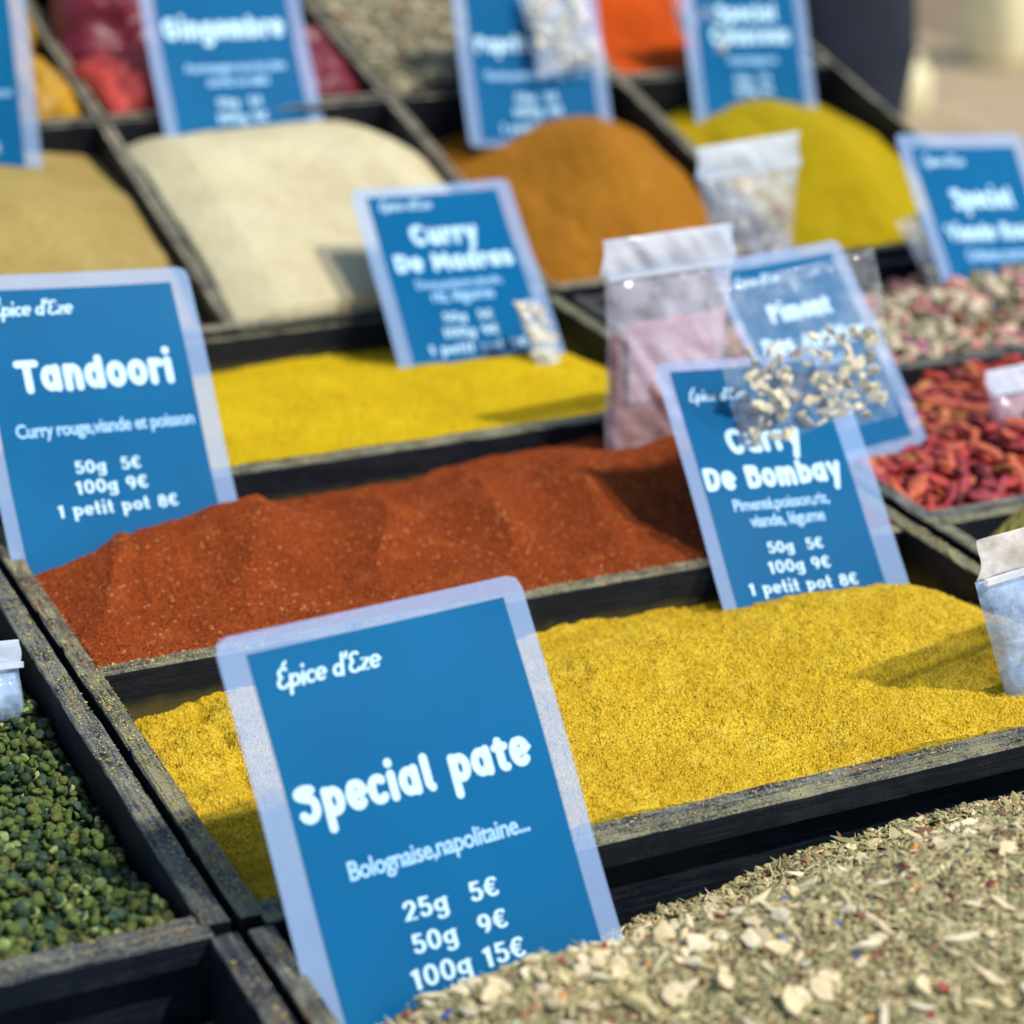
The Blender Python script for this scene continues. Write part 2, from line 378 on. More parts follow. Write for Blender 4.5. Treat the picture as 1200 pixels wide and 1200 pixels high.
heap('khaki_powder', 'khaki tan powder mound behind the large left sign', EX[0] + 0.0046, EX[1] - 0.005, 0.0015, 0.2445, 160, 200, z_khaki, P_KHA, frame=TILT, smooth=True, rough=0.0002)
heap('ginger_powder', 'pale cream ginger powder mound, widest of the raised mounds', EX[1] + 0.0046, EX[2] - 0.005, 0.0015, 0.2445, 160, 200, z_pale, P_PALE, frame=TILT, smooth=True, rough=0.0002)
heap('paprika_powder', 'orange brown paprika mound left of the tall sachets', EX[2] + 0.0046, EX[3] - 0.005, 0.0015, 0.2445, 160, 200, cone(0.500, 0.145, 0.009, 0.50, -0.036, 0.62, 91), P_ORA, frame=TILT, smooth=True, rough=0.0002)
heap('olive_yellow_powder', 'olive yellow powder mound at the upper right', EX[3] + 0.0046, EX[4] - 0.005, 0.0015, 0.2445, 160, 200, cone(0.668, 0.140, 0.004, 0.42, -0.032, 0.62, 95), P_OLI, frame=TILT, smooth=True, rough=0.0002)
heap('orange_red_powder', 'bright orange red powder mound in the rearmost row', EX[3] + 0.0046, EX[4] - 0.03, 0.2575, 0.4995, 100, 120, cone(0.625, 0.40, 0.004, 0.10, -0.024, 0.75, 97), P_FOR, frame=TILT, smooth=True, rough=0.0002)
def z_grn(X, Y): return -0.020 + 0.026 * sstep(0.41, 0.455, X) * sstep(-0.15, -0.06, Y) + 0.0 + 0.0018 * fbm(X, Y, 60, 3, 99)
heap('green_yellow_powder', 'dull green yellow powder just showing above the silver sachet', 0.4042, 0.783, -0.177, -0.0048, 160, 90, z_grn, P_GRN, rough=0.0005)

# ------------------------------------------------------------------ scatter helpers
def rand_rot(rng, tiltmax=math.pi):
    ax = Vector(rng.normal(size=3)).normalized(); return Matrix.Rotation(rng.uniform(0, tiltmax), 4, ax)
def flakes(name, n, x0, x1, y0, y1, zf, size, mats, weights, seed, lift=0.0012, frame=None, aspect=(1, 4), tilt=0.8, parent=None, kind='stuff', label=None, cat=None):
    rng = np.random.default_rng(seed)
    cx = rng.uniform(x0, x1, n); cy = rng.uniform(y0, y1, n); cz = zf(cx, cy) + rng.uniform(-0.0002, lift, n)
    L = size * rng.lognormal(0, 0.45, n); A = rng.uniform(aspect[0], aspect[1], n); W = L / A
    yaw = rng.uniform(0, 2 * math.pi, n); tx = rng.normal(0, tilt * 0.5, n); ty = rng.normal(0, tilt * 0.5, n)
    u = np.stack([np.cos(yaw), np.sin(yaw), np.tan(np.clip(tx, -1.1, 1.1))], -1); u /= np.linalg.norm(u, axis=1)[:, None]
    w = np.stack([-np.sin(yaw), np.cos(yaw), np.tan(np.clip(ty, -1.1, 1.1))], -1); w -= u * np.sum(u * w, 1)[:, None]; w /= np.linalg.norm(w, axis=1)[:, None]
    nn = np.cross(u, w)
    C0 = np.stack([cx, cy, cz], -1)
    pts = []
    prof = [(-0.5, 0.0, 0), (-0.2, -0.5, 0.1), (0.25, -0.42, 0.1), (0.5, 0.05, 0), (0.2, 0.5, 0.1), (-0.3, 0.4, 0.1), (0.0, 0.0, -0.35)]
    for (a, b, c) in prof:
        ja = a + rng.normal(0, 0.08, n); jb = b + rng.normal(0, 0.08, n)
        pts.append(C0 + u * (ja * L)[:, None] + w * (jb * W)[:, None] - nn * (c * W)[:, None])
    V = np.stack(pts, 1).reshape(-1, 3)
    base = (np.arange(n) * 7)[:, None]
    tri = np.array([[0, 1, 6], [1, 2, 6], [2, 3, 6], [3, 4, 6], [4, 5, 6], [5, 0, 6]])
    F = (base[:, None, :] + tri[None]).reshape(-1, 3)
    mi = np.repeat(rng.choice(len(mats), n, p=np.array(weights) / np.sum(weights)), 6)
    o = mesh_obj(name, V, F, mats, parent, mi=mi)
    if frame is not None and parent is None: o.matrix_world = frame
    return tag(o, label, cat, None, kind)

def chip_mesh(name, rng, L, Wd, T, mat, n=8, curl=0.2):
    """an irregular, slightly curled solid chip"""
    V = []; ang = np.sort(rng.uniform(0, 2 * math.pi, n) * 0.25 + np.arange(n) * 2 * math.pi / n * 0.75 + 0.0)
    r = rng.uniform(0.75, 1.1, n)
    for s in (1, -1):
        for a, q in zip(ang * (2 * math.pi / (ang[-1] + 0.6)), r):
            x = math.cos(a) * q * L / 2; y = math.sin(a) * q * Wd / 2
            V.append((x * (1 if s > 0 else 0.9), y * (1 if s > 0 else 0.9), s * T / 2 + curl * x * x / L))
    V.append((0, 0, T * 0.75)); V.append((0, 0, -T * 0.6))
    F = []
    for i in range(n):
        j = (i + 1) % n
        F += [(i, j, 2 * n), (n + j, n + i, 2 * n + 1), (i, n + i, n + j, j)]
    me = bpy.data.meshes.new(name); me.from_pydata([tuple(v) for v in V], [], F); me.materials.append(mat); me.update()
    return me

# ------------------------------------------------------------------ herb mix (nearest)
def z_herb(X, Y):
    z = -0.036 + 0.020 * sstep(0.02, 0.30, X) + 0.033 * sstep(-0.20, -0.27, Y) - 0.012 * sstep(0.06, -0.01, X) * sstep(-0.2, -0.3, Y)
    z = z - 0.006 * np.exp(-((X - 0.105) / 0.02) ** 2 - ((Y + 0.20) / 0.02) ** 2) + 0.009 * np.exp(-((X - 0.065) / 0.035) ** 2 - ((Y + 0.255) / 0.03) ** 2)
    return z + 0.0018 * fbm(X, Y, 30, 3, 111) + 0.0008 * fbm(X, Y, 140, 2, 117)
HB = [m_plain('herb_sage', (0.40, 0.34, 0.16), 0.85, 0.25), m_plain('herb_straw', (0.60, 0.50, 0.27), 0.85, 0.2), m_plain('herb_grey_green', (0.29, 0.28, 0.13), 0.85, 0.25),
      m_plain('herb_pale', (0.66, 0.59, 0.40), 0.8, 0.15), m_plain('herb_olive', (0.20, 0.19, 0.09), 0.85, 0.3), m_plain('herb_brown', (0.26, 0.13, 0.07), 0.85, 0.25),
      m_plain('herb_red', (0.30, 0.07, 0.05), 0.8, 0.25), m_plain('cornflower', (0.08, 0.12, 0.40), 0.7, 0.2), m_plain('safflower', (0.75, 0.33, 0.08), 0.75, 0.2), m_plain('root_cream', (0.68, 0.56, 0.33), 0.75, 0.12, 300)]
hm = tag(empty('herb_mix_heap', (0.19, -0.3, -0.03)), 'heap of pale green dried herb mix with cream root chips, nearest the camera', 'herb mix')
HOFF = Matrix.Translation((-0.19, 0.3, 0.03))
xs = np.linspace(0.0006, 0.3794, 260); ys = np.linspace(-0.459, -0.1985, 180)
X, Y = np.meshgrid(xs, ys); Z = z_herb(X, Y) - 0.0006; idx = np.arange(X.size).reshape(X.shape)
o = mesh_obj('herb_bed', np.stack([X, Y, Z], -1).reshape(-1, 3), np.stack([idx[:-1, :-1], idx[:-1, 1:], idx[1:, 1:], idx[1:, :-1]], -1).reshape(-1, 4),
             m_powder('herb_crumbs', (0.10, 0.085, 0.04), (0.26, 0.23, 0.12), (0.42, 0.37, 0.2), 900), hm); o.matrix_local = HOFF
o = flakes('herb_flakes', 84000, 0.002, 0.378, -0.37, -0.1985, z_herb, 0.0020, HB, [32, 14, 26, 3.5, 16, 8, 0.4, 0.08, 0.3, 2], 5, 0.0013, parent=hm, aspect=(1.0, 2.8), tilt=0.5); o.matrix_local = HOFF
o = flakes('herb_needles', 5000, 0.002, 0.378, -0.40, -0.1985, z_herb, 0.0052, HB, [26, 24, 18, 14, 8, 4, 0.5, 0, 0, 2], 6, 0.0024, parent=hm, aspect=(4, 9)); o.matrix_local = HOFF
rng = np.random.default_rng(77)
chipm = [chip_mesh('root_chip', rng, 0.0085, 0.0052, 0.0012, m, 8, 0.25) for m in (HB[9], HB[3], HB[9], HB[1])]
stickm = [chip_mesh('root_stick', rng, 0.012, 0.0026, 0.0016, m, 7, 0.2) for m in (HB[9], HB[3], HB[1])]
petalm = [chip_mesh('petal', rng, 0.0042, 0.0032, 0.0006, m, 7, 0.5) for m in (HB[6], HB[7], HB[5], HB[5], HB[1])]
def put(me, name, parent, p, s, rng, tilt=0.45, off=None, yaw=None):
    mt = Matrix.Translation(p) @ Matrix.Rotation(rng.uniform(0, 6.28) if yaw is None else yaw, 4, 'Z') @ Matrix.Rotation(rng.normal(0, tilt), 4, 'X') @ Matrix.Rotation(rng.normal(0, tilt), 4, 'Y') @ Matrix.Scale(s, 4)
    return link_copy(name, me, parent, (off or Matrix.Identity(4)) @ mt)
# pieces seen in the photograph, then a random spread
spots = [(780, 1100, 1.5), (815, 1110, 1.5), (840, 1060, 1.1), (650, 1180, 1.4), (790, 1170, 1.5), (930, 1180, 1.6), (1080, 1160, 1.5), (965, 1165, 1.5), (880, 1105, 1.3), (1115, 1120, 1.1), (700, 1130, 1.0), (1010, 1010, 1.0), (560, 1150, 1.2), (600, 1125, 1.0)]
for (px, py, s) in spots:
    p = at_z(px, py, -0.015)
    for _ in range(6): p = at_z(px, py, float(z_herb(p.x, p.y)) + 0.001)
    p.z += 0.0012
    put(random.choice(chipm), 'root_chip', hm, p, s, rng, 0.35, HOFF)
for i in range(290):
    x = rng.uniform(0.01, 0.37) if i < 150 else rng.uniform(0.02, 0.17); y = rng.uniform(-0.36, -0.205) if i < 150 else rng.uniform(-0.34, -0.235)
    p = Vector((x, y, float(z_herb(x, y)) + 0.0018)); r = rng.random()
    if r < (0.34 if i < 150 else 0.66): put(chipm[rng.integers(4)], 'root_chip', hm, p, rng.uniform(0.5, 1.35), rng, 0.4, HOFF)
    elif r < 0.78: put(stickm[rng.integers(3)], 'root_stick', hm, p, rng.uniform(0.7, 1.3), rng, 0.2, HOFF)
    else: put(petalm[rng.integers(5)], 'petal', hm, p, rng.uniform(0.7, 1.4), rng, 0.5, HOFF)

# ------------------------------------------------------------------ green peppercorns
def z_pep(X, Y): return -0.010 - 0.016 * sstep(0.06, 0.12, Y) - 0.010 * sstep(-0.075, -0.022, X) * sstep(-0.17, -0.1, Y) + 0.005 * sstep(-0.15, -0.178, Y) * 0 + 0.0025 * fbm(X, Y, 22, 3, 131)
def corn_mesh(rng, mat):
    import bmesh
    bm = bmesh.new(); bmesh.ops.create_icosphere(bm, subdivisions=2, radius=0.00225)
    zs = rng.uniform(0.6, 0.95); cut = rng.choice([0, 0.15, 0.35, 0.0, -0.05]); cax = Vector(rng.normal(size=3)).normalized(); k1, k2, ph = rng.uniform(3, 5), rng.uniform(3, 6), rng.uniform(0, 6, 3)
    for v in bm.verts:
        d = v.co.normalized(); w = 0.5 * math.sin(k1 * d.x * 2 + ph[0]) + 0.5 * math.sin(k2 * d.y * 2 + ph[1]) + 0.6 * math.sin(5 * d.z + ph[2])
        v.co *= 1 + 0.14 * w + rng.normal(0, 0.05)
        if cut and v.co.dot(cax) > cut * 0.00225: v.co -= cax * (v.co.dot(cax) - cut * 0.00225)
        v.co.z *= zs
    me = bpy.data.meshes.new('peppercorn'); bm.to_mesh(me); bm.free(); me.materials.append(mat)
    me.polygons.foreach_set('use_smooth', np.ones(len(me.polygons), dtype=bool)); return me
PC = [m_plain('pepper_mid', (0.085, 0.125, 0.026), 0.72, 0.45, 500, 0.3, 0.8), m_plain('pepper_dark', (0.022, 0.045, 0.016), 0.72, 0.5, 500, 0.3, 0.8), m_plain('pepper_light', (0.25, 0.31, 0.10), 0.72, 0.4, 500, 0.3, 0.8),
      m_plain('pepper_olive', (0.10, 0.115, 0.026), 0.72, 0.45, 500, 0.3, 0.8), m_plain('pepper_teal', (0.035, 0.075, 0.045), 0.72, 0.4, 500, 0.3, 0.8)]
corns = [corn_mesh(rng, PC[j]) for j in (0, 0, 1, 1, 2, 3, 4, 0, 1, 3)]
pp = tag(empty('green_peppercorns', (-0.2, 0, -0.02)), 'dark green dried peppercorns in the tray at the left edge', 'peppercorns')
POFF = Matrix.Translation((0.2, 0, 0.02))
cand = []
for layer in range(3):
    for gx in np.arange(-0.30, -0.024, 0.0037):
        for gy in np.arange(-0.176, 0.172, 0.0037):
            x = gx + rng.uniform(-.0013, .0013); y = gy + rng.uniform(-.0013, .0013)
            if layer and rng.random() > 0.4: continue
            z = float(z_pep(x, y)) + layer * 0.0021 + rng.uniform(-.0006, .0006)
            cand.append((x, y, z))
cand = [(c, pix(c)) for c in cand]
vis = [(c, q) for c, q in cand if q[0] > -25 and q[1] < 1230]
vis.sort(key=lambda e: dist_of(e[0][0:3]) - 0.6 * e[0][2] * 10)
vis_in = [e for e in vis if e[1][0] > -4 and e[1][1] < 1130]
rng.shuffle(vis_in) if False else None
top = sorted(vis_in, key=lambda e: dist_of(e[0]) - 12 * (e[0][2] - float(z_pep(e[0][0], e[0][1]))))[:300]
tset = set(id(e) for e in top)
for e in top:
    c, q = e
    mt = Matrix.Translation(c) @ rand_rot(rng) @ Matrix.Scale(rng.uniform(0.7, 1.3), 4)
    link_copy('peppercorn', corns[rng.integers(10)], pp, POFF @ mt)
VV, FF, MI = [], [], []; nv = 0
cdat = []
for me in corns:
    v = np.zeros(len(me.vertices) * 3); me.vertices.foreach_get('co', v); f = np.zeros(len(me.polygons) * 3, dtype=int); me.polygons.foreach_get('vertices', f)
    cdat.append((v.reshape(-1, 3), f.reshape(-1, 3)))
mslot = [0, 0, 1, 1, 2, 3, 4, 0, 1, 3]
restc = [e for e in cand if id(e) not in tset and e[1][0] > -260]
for e in restc:
    j = rng.integers(10); v, f = cdat[j]; Rm = np.array((rand_rot(rng) @ Matrix.Scale(rng.uniform(0.8, 1.15), 4)).to_3x3())
    VV.append(v @ Rm.T + np.array(e[0])); FF.append(f + nv); MI += [mslot[j]] * len(f); nv += len(v)
o = mesh_obj('peppercorn_layer', np.concatenate(VV), np.concatenate(FF), PC, pp, mi=MI, smooth=True); o.matrix_local = POFF; tag(o, kind='stuff')
x_, y_ = np.meshgrid(np.linspace(-0.399, -0.0222, 60), np.linspace(-0.1774, 0.1754, 60)); idx = np.arange(3600).reshape(60, 60)
o = mesh_obj('peppercorn_bed', np.stack([x_, y_, z_pep(x_, y_) - 0.0015], -1).reshape(-1, 3), np.stack([idx[:-1, :-1], idx[:-1, 1:], idx[1:, 1:], idx[1:, :-1]], -1).reshape(-1, 4), PC[1], pp); o.matrix_local = POFF

# ------------------------------------------------------------------ dried chillies
def pod_mesh(rng, L, r, mat):
    n, m = 6, 7; V = []; F = []; bend = rng.uniform(-1.6, 1.6); bend2 = rng.uniform(-0.5, 0.5)
    for i in range(m):
        t = i / (m - 1); a = bend * (t - 0.5)
        cx = L * (t - 0.5) * (1 - 0.12 * abs(bend)); cy = bend * L * 0.35 * ((t - 0.5) ** 2); cz = bend2 * L * 0.3 * ((t - 0.5) ** 2)
        rr = r * (math.sin(math.pi * min(0.97, 0.12 + t * 0.86)) ** 0.6) * rng.uniform(0.8, 1.15)
        for j in range(n):
            b = 2 * math.pi * j / n + t; q = rr * rng.uniform(0.75, 1.15)
            V.append((cx - math.sin(a) * q * math.cos(b), cy + math.cos(a) * q * math.cos(b), cz + q * 0.6 * math.sin(b)))
    for i in range(m - 1):
        for j in range(n): F.append((i * n + j, i * n + (j + 1) % n, (i + 1) * n + (j + 1) % n, (i + 1) * n + j))
    F.append(tuple(range(n - 1, -1, -1))); F.append(tuple(range((m - 1) * n, m * n)))
    me = bpy.data.meshes.new('dried_chilli'); me.from_pydata(V, [], F); me.materials.append(mat)
    me.polygons.foreach_set('use_smooth', np.ones(len(F), dtype=bool)); me.update(); return me
CH = [m_plain('chilli_red', (0.40, 0.04, 0.028), 0.58, 0.45, 260, 0.35, 0.8), m_plain('chilli_crimson', (0.28, 0.028, 0.04), 0.58, 0.45, 260, 0.35, 0.8), m_plain('chilli_orange', (0.46, 0.10, 0.045), 0.58, 0.45, 260, 0.35, 0.8),
      m_plain('chilli_dark', (0.11, 0.010, 0.012), 0.58, 0.45, 260, 0.35, 0.8), m_plain('chilli_amber', (0.50, 0.19, 0.06), 0.58, 0.45, 260, 0.35, 0.8)]
pods = [pod_mesh(rng, rng.uniform(0.018, 0.028), rng.uniform(0.0034, 0.0052), CH[j]) for j in (0, 0, 0, 1, 1, 2, 2, 3, 4, 0, 1, 2)]
ch = tag(empty('dried_chilli_heap', (0.5, 0.1, -0.02)), 'heap of small dried red chillies in the right hand tray', 'chillies')
COFF = Matrix.Translation((-0.5, -0.1, 0.02))
def z_chi(X, Y): return -0.008 - 0.020 * sstep(0.06, 0.15, Y) + 0.022 * sstep(0.43, 0.55, X) * sstep(0.02, 0.10, Y)
pc = []
for layer in range(3):
    for gx in np.arange(0.408, 0.64, 0.0098):
        for gy in np.arange(0.018, 0.18, 0.0098):
            x = gx + rng.uniform(-.004, .004); y = gy + rng.uniform(-.004, .004)
            if layer < 2 and rng.random() < 0.25: continue
            pc.append((x, y, float(z_chi(x, y)) - 0.006 + layer * 0.0045))
pc.sort(key=lambda c: -c[2] * 4 + dist_of(c) * 0.4 + (0.5 if pix(c)[0] > 1215 else 0))
rest_p = pc[290:]
for c in pc[:290]:
    put(pods[rng.integers(12)], 'dried_chilli', ch, Vector(c), rng.uniform(0.7, 1.1), rng, 0.35, COFF)
VV, FF, MI = [], [], []; nv = 0
for c in rest_p:
    me = pods[rng.integers(12)]; Mx = Matrix.Translation(c) @ Matrix.Rotation(rng.uniform(0, 6.28), 4, 'Z')
    VV += [tuple(Mx @ v.co) for v in me.vertices]; FF += [tuple(nv + i for i in p.vertices) for p in me.polygons]; MI += [int(rng.integers(5))] * len(me.polygons); nv = len(VV)
o = mesh_obj('chilli_layer', VV, FF, CH, ch, mi=MI, smooth=True); o.matrix_local = COFF; tag(o, kind='stuff')
o = boxo('chilli_bed', (0.404, 0.013, -0.040), (0.783, 0.1845, -0.026), CH[3], ch); o.matrix_local = COFF

# ------------------------------------------------------------------ rose and herb tea mix
RM = [m_plain('tea_sage', (0.36, 0.34, 0.21), 0.8, 0.25), m_plain('tea_cream', (0.62, 0.52, 0.36), 0.8, 0.2), m_plain('tea_pink', (0.62, 0.28, 0.24), 0.8, 0.25), m_plain('tea_brown', (0.28, 0.12, 0.06), 0.8, 0.3),
      m_plain('tea_olive', (0.24, 0.22, 0.12), 0.8, 0.3), m_plain('tea_rose', (0.45, 0.16, 0.22), 0.8, 0.25)]
def bud_mesh(rng, r, mat):
    import bmesh
    bm = bmesh.new(); bmesh.ops.create_icosphere(bm, subdivisions=1, radius=r); s = rng.uniform(0.55, 1.1, 3)
    for v in bm.verts: v.co = Vector((v.co.x * s[0] * 1.25, v.co.y * s[1], v.co.z * s[2] * 0.7)) * rng.uniform(0.8, 1.15)
    me = bpy.data.meshes.new('tea_piece'); bm.to_mesh(me); bm.free(); me.materials.append(mat); return me
buds = [bud_mesh(rng, 0.0052, RM[j]) for j in (0, 0, 1, 1, 2, 3, 4, 0, 5, 1, 4)] + [chip_mesh('tea_leaf', rng, 0.016, 0.0045, 0.0012, RM[j], 7, 0.3) for j in (0, 1, 4)]
tm = tag(empty('rose_tea_heap', (0.6, 0.27, -0.02)), 'heap of dried rose and herb tea pieces at the right edge behind the chillies', 'tea mix')
TOFF = Matrix.Translation((-0.6, -0.27, 0.02))
def z_tea(X, Y): return -0.004 - 0.022 * sstep(0.25, 0.35, Y) + 0.018 * sstep(0.50, 0.66, X) * sstep(0.20, 0.30, Y)
pc = []
for layer in range(2):
    for gx in np.arange(0.408, 0.74, 0.0076):
        for gy in np.arange(0.200, 0.352, 0.0076):
            x = gx + rng.uniform(-.003, .003); y = gy + rng.uniform(-.003, .003)
            if layer and rng.random() < 0.5: continue
            pc.append((x, y, float(z_tea(x, y)) - 0.003 + layer * 0.004))
def inf(c):
    q = pix(c); return 990 < q[0] < 1215
pin = [c for c in pc if inf(c)]; pin.sort(key=lambda c: dist_of(c) * 0.5 - 6 * (c[2] - float(z_tea(c[0], c[1]))))
tops = pin[:290]; ts = set(tops); rest_p = [c for c in pc if c not in ts]
for c in tops: put(buds[rng.integers(len(buds))], 'tea_piece', tm, Vector(c), rng.uniform(0.7, 1.25), rng, 0.6, TOFF)
VV, FF, MI = [], [], []
for c in rest_p:
    me = buds[rng.integers(11)]; Mx = Matrix.Translation(c) @ rand_rot(rng); nv = len(VV)
    VV += [tuple(Mx @ v.co) for v in me.vertices]; FF += [tuple(nv + i for i in p.vertices) for p in me.polygons]; MI += [int(rng.integers(6))] * len(me.polygons)
o = mesh_obj('tea_layer', VV, FF, RM, tm, mi=MI); o.matrix_local = TOFF; tag(o, kind='stuff')
o = boxo('tea_bed', (0.404, 0.196, -0.042), (0.783, 0.3545, -0.036), RM[4], tm); o.matrix_local = TOFF

# ------------------------------------------------------------------ rear herbs and packets
def z_fh(X, V): return -0.004 + 0.010 * np.exp(-((X - 0.46) / 0.06) ** 2) + 0.003 * fbm(X, V, 20, 3, 141)
fh = tag(empty('dried_herb_heap', mat=TILT), 'grey green dried herbs in the rearmost row', 'dried herbs')
xs = np.linspace(EX[2] + .0046, EX[3] - .005, 60); ys = np.linspace(0.2575, 0.4995, 60); X, Y = np.meshgrid(xs, ys); idx = np.arange(3600).reshape(60, 60)
mesh_obj('herb_bed', np.stack([X, Y, z_fh(X, Y) - 0.001], -1).reshape(-1, 3), np.stack([idx[:-1, :-1], idx[:-1, 1:], idx[1:, 1:], idx[1:, :-1]], -1).reshape(-1, 4), RM[4], fh)
GH = [m_plain('rear_herb_a', (0.30, 0.28, 0.17), 0.85), m_plain('rear_herb_b', (0.44, 0.38, 0.24), 0.85), m_plain('rear_herb_c', (0.18, 0.17, 0.10), 0.85), m_plain('rear_herb_d', (0.22, 0.10, 0.05), 0.85)]
flakes('herb_flakes', 7000, EX[2] + .006, EX[3] - .006, 0.259, 0.498, z_fh, 0.006, GH, [10, 9, 6, 2], 8, 0.004, parent=fh, aspect=(1.2, 4))

def packet(name, label, cx, cv, w, l, h, yaw, mat, group, z=0.0, tilt=0.0, seed=0):
    """crumpled cellophane packet lying in a rear tray"""
    n = 26; V = []; rngp = np.random.default_rng(seed)
    u = np.linspace(-1, 1, n); U, W = np.meshgrid(u, u)
    prof = np.sqrt(np.clip((1 - np.abs(U) ** 3) * (1 - np.abs(W) ** 3), 0, 1))
    cr = 0.006 * fbm(U * 0.1, W * 0.1, 26, 3, 200 + seed) * prof
    xx = U * w / 2; yy = W * l / 2
    topz = h * prof + cr; botz = -0.15 * h * prof
    V = np.concatenate([np.stack([xx, yy, topz], -1).reshape(-1, 3), np.stack([xx, yy, botz - 0.0002], -1).reshape(-1, 3)])
    i = np.arange(n * n).reshape(n, n); f = np.stack([i[:-1, :-1], i[:-1, 1:], i[1:, 1:], i[1:, :-1]], -1).reshape(-1, 4)
    o = mesh_obj(name, V, np.concatenate([f, f[:, ::-1] + n * n]), mat, smooth=True)
    o.matrix_world = TILT @ Matrix.Translation((cx, cv, z)) @ Matrix.Rotation(yaw, 4, 'Z') @ Matrix.Rotation(tilt, 4, 'X')
    return tag(o, label, 'packet', group)
MR = m_plain('dark_red_wrap', (0.14, 0.010, 0.022), 0.45, 0.2, 60, 0.4); MS = m_plain('salmon_wrap', (0.55, 0.065, 0.05), 0.5, 0.15, 60, 0.4); MYw = m_plain('amber_wrap', (0.40, 0.21, 0.006), 0.5, 0.3, 60, 0.4)
packet('red_packet', 'salmon red packet lying at the front of the rear red tray', 0.225, 0.30, 0.075, 0.07, 0.028, 0.2, MS, 'red packets in the rear tray', -0.012, 0.2, 1)
packet('red_packet', 'dark red packet leaning behind the salmon one', 0.232, 0.37, 0.085, 0.09, 0.03, -0.2, MR, 'red packets in the rear tray', 0.0, 0.5, 2)
packet('red_packet', 'dark red packet showing right of the ginger sign', 0.335, 0.31, 0.09, 0.08, 0.026, 0.15, MR, 'red packets in the rear tray', -0.015, 0.25, 3)
packet('red_packet', 'dark red packet at the back of the rear red tray', 0.31, 0.43, 0.13, 0.1, 0.03, 0.0, MR, 'red packets in the rear tray', -0.005, 0.3, 4)
packet('red_packet', 'dark red packet in the back corner, upper left', 0.24, 0.455, 0.09, 0.08, 0.03, 0.4, MR, 'red packets in the rear tray', 0.006, 0.3, 8)
packet('yellow_packet', 'amber yellow packet beside the far left sign', 0.150, 0.31, 0.05, 0.10, 0.028, 0.3, MYw, 'amber packets in the rear tray', -0.012, 0.2, 5)
packet('yellow_packet', 'amber yellow packet half hidden by the far left sign', 0.105, 0.33, 0.06, 0.11, 0.028, -0.1, MYw, 'amber packets in the rear tray', -0.012, 0.1, 6)
packet('yellow_packet', 'amber yellow packet at the back, upper left', 0.14, 0.42, 0.08, 0.09, 0.028, 0.1, MYw, 'amber packets in the rear tray', -0.005, 0.2, 7)

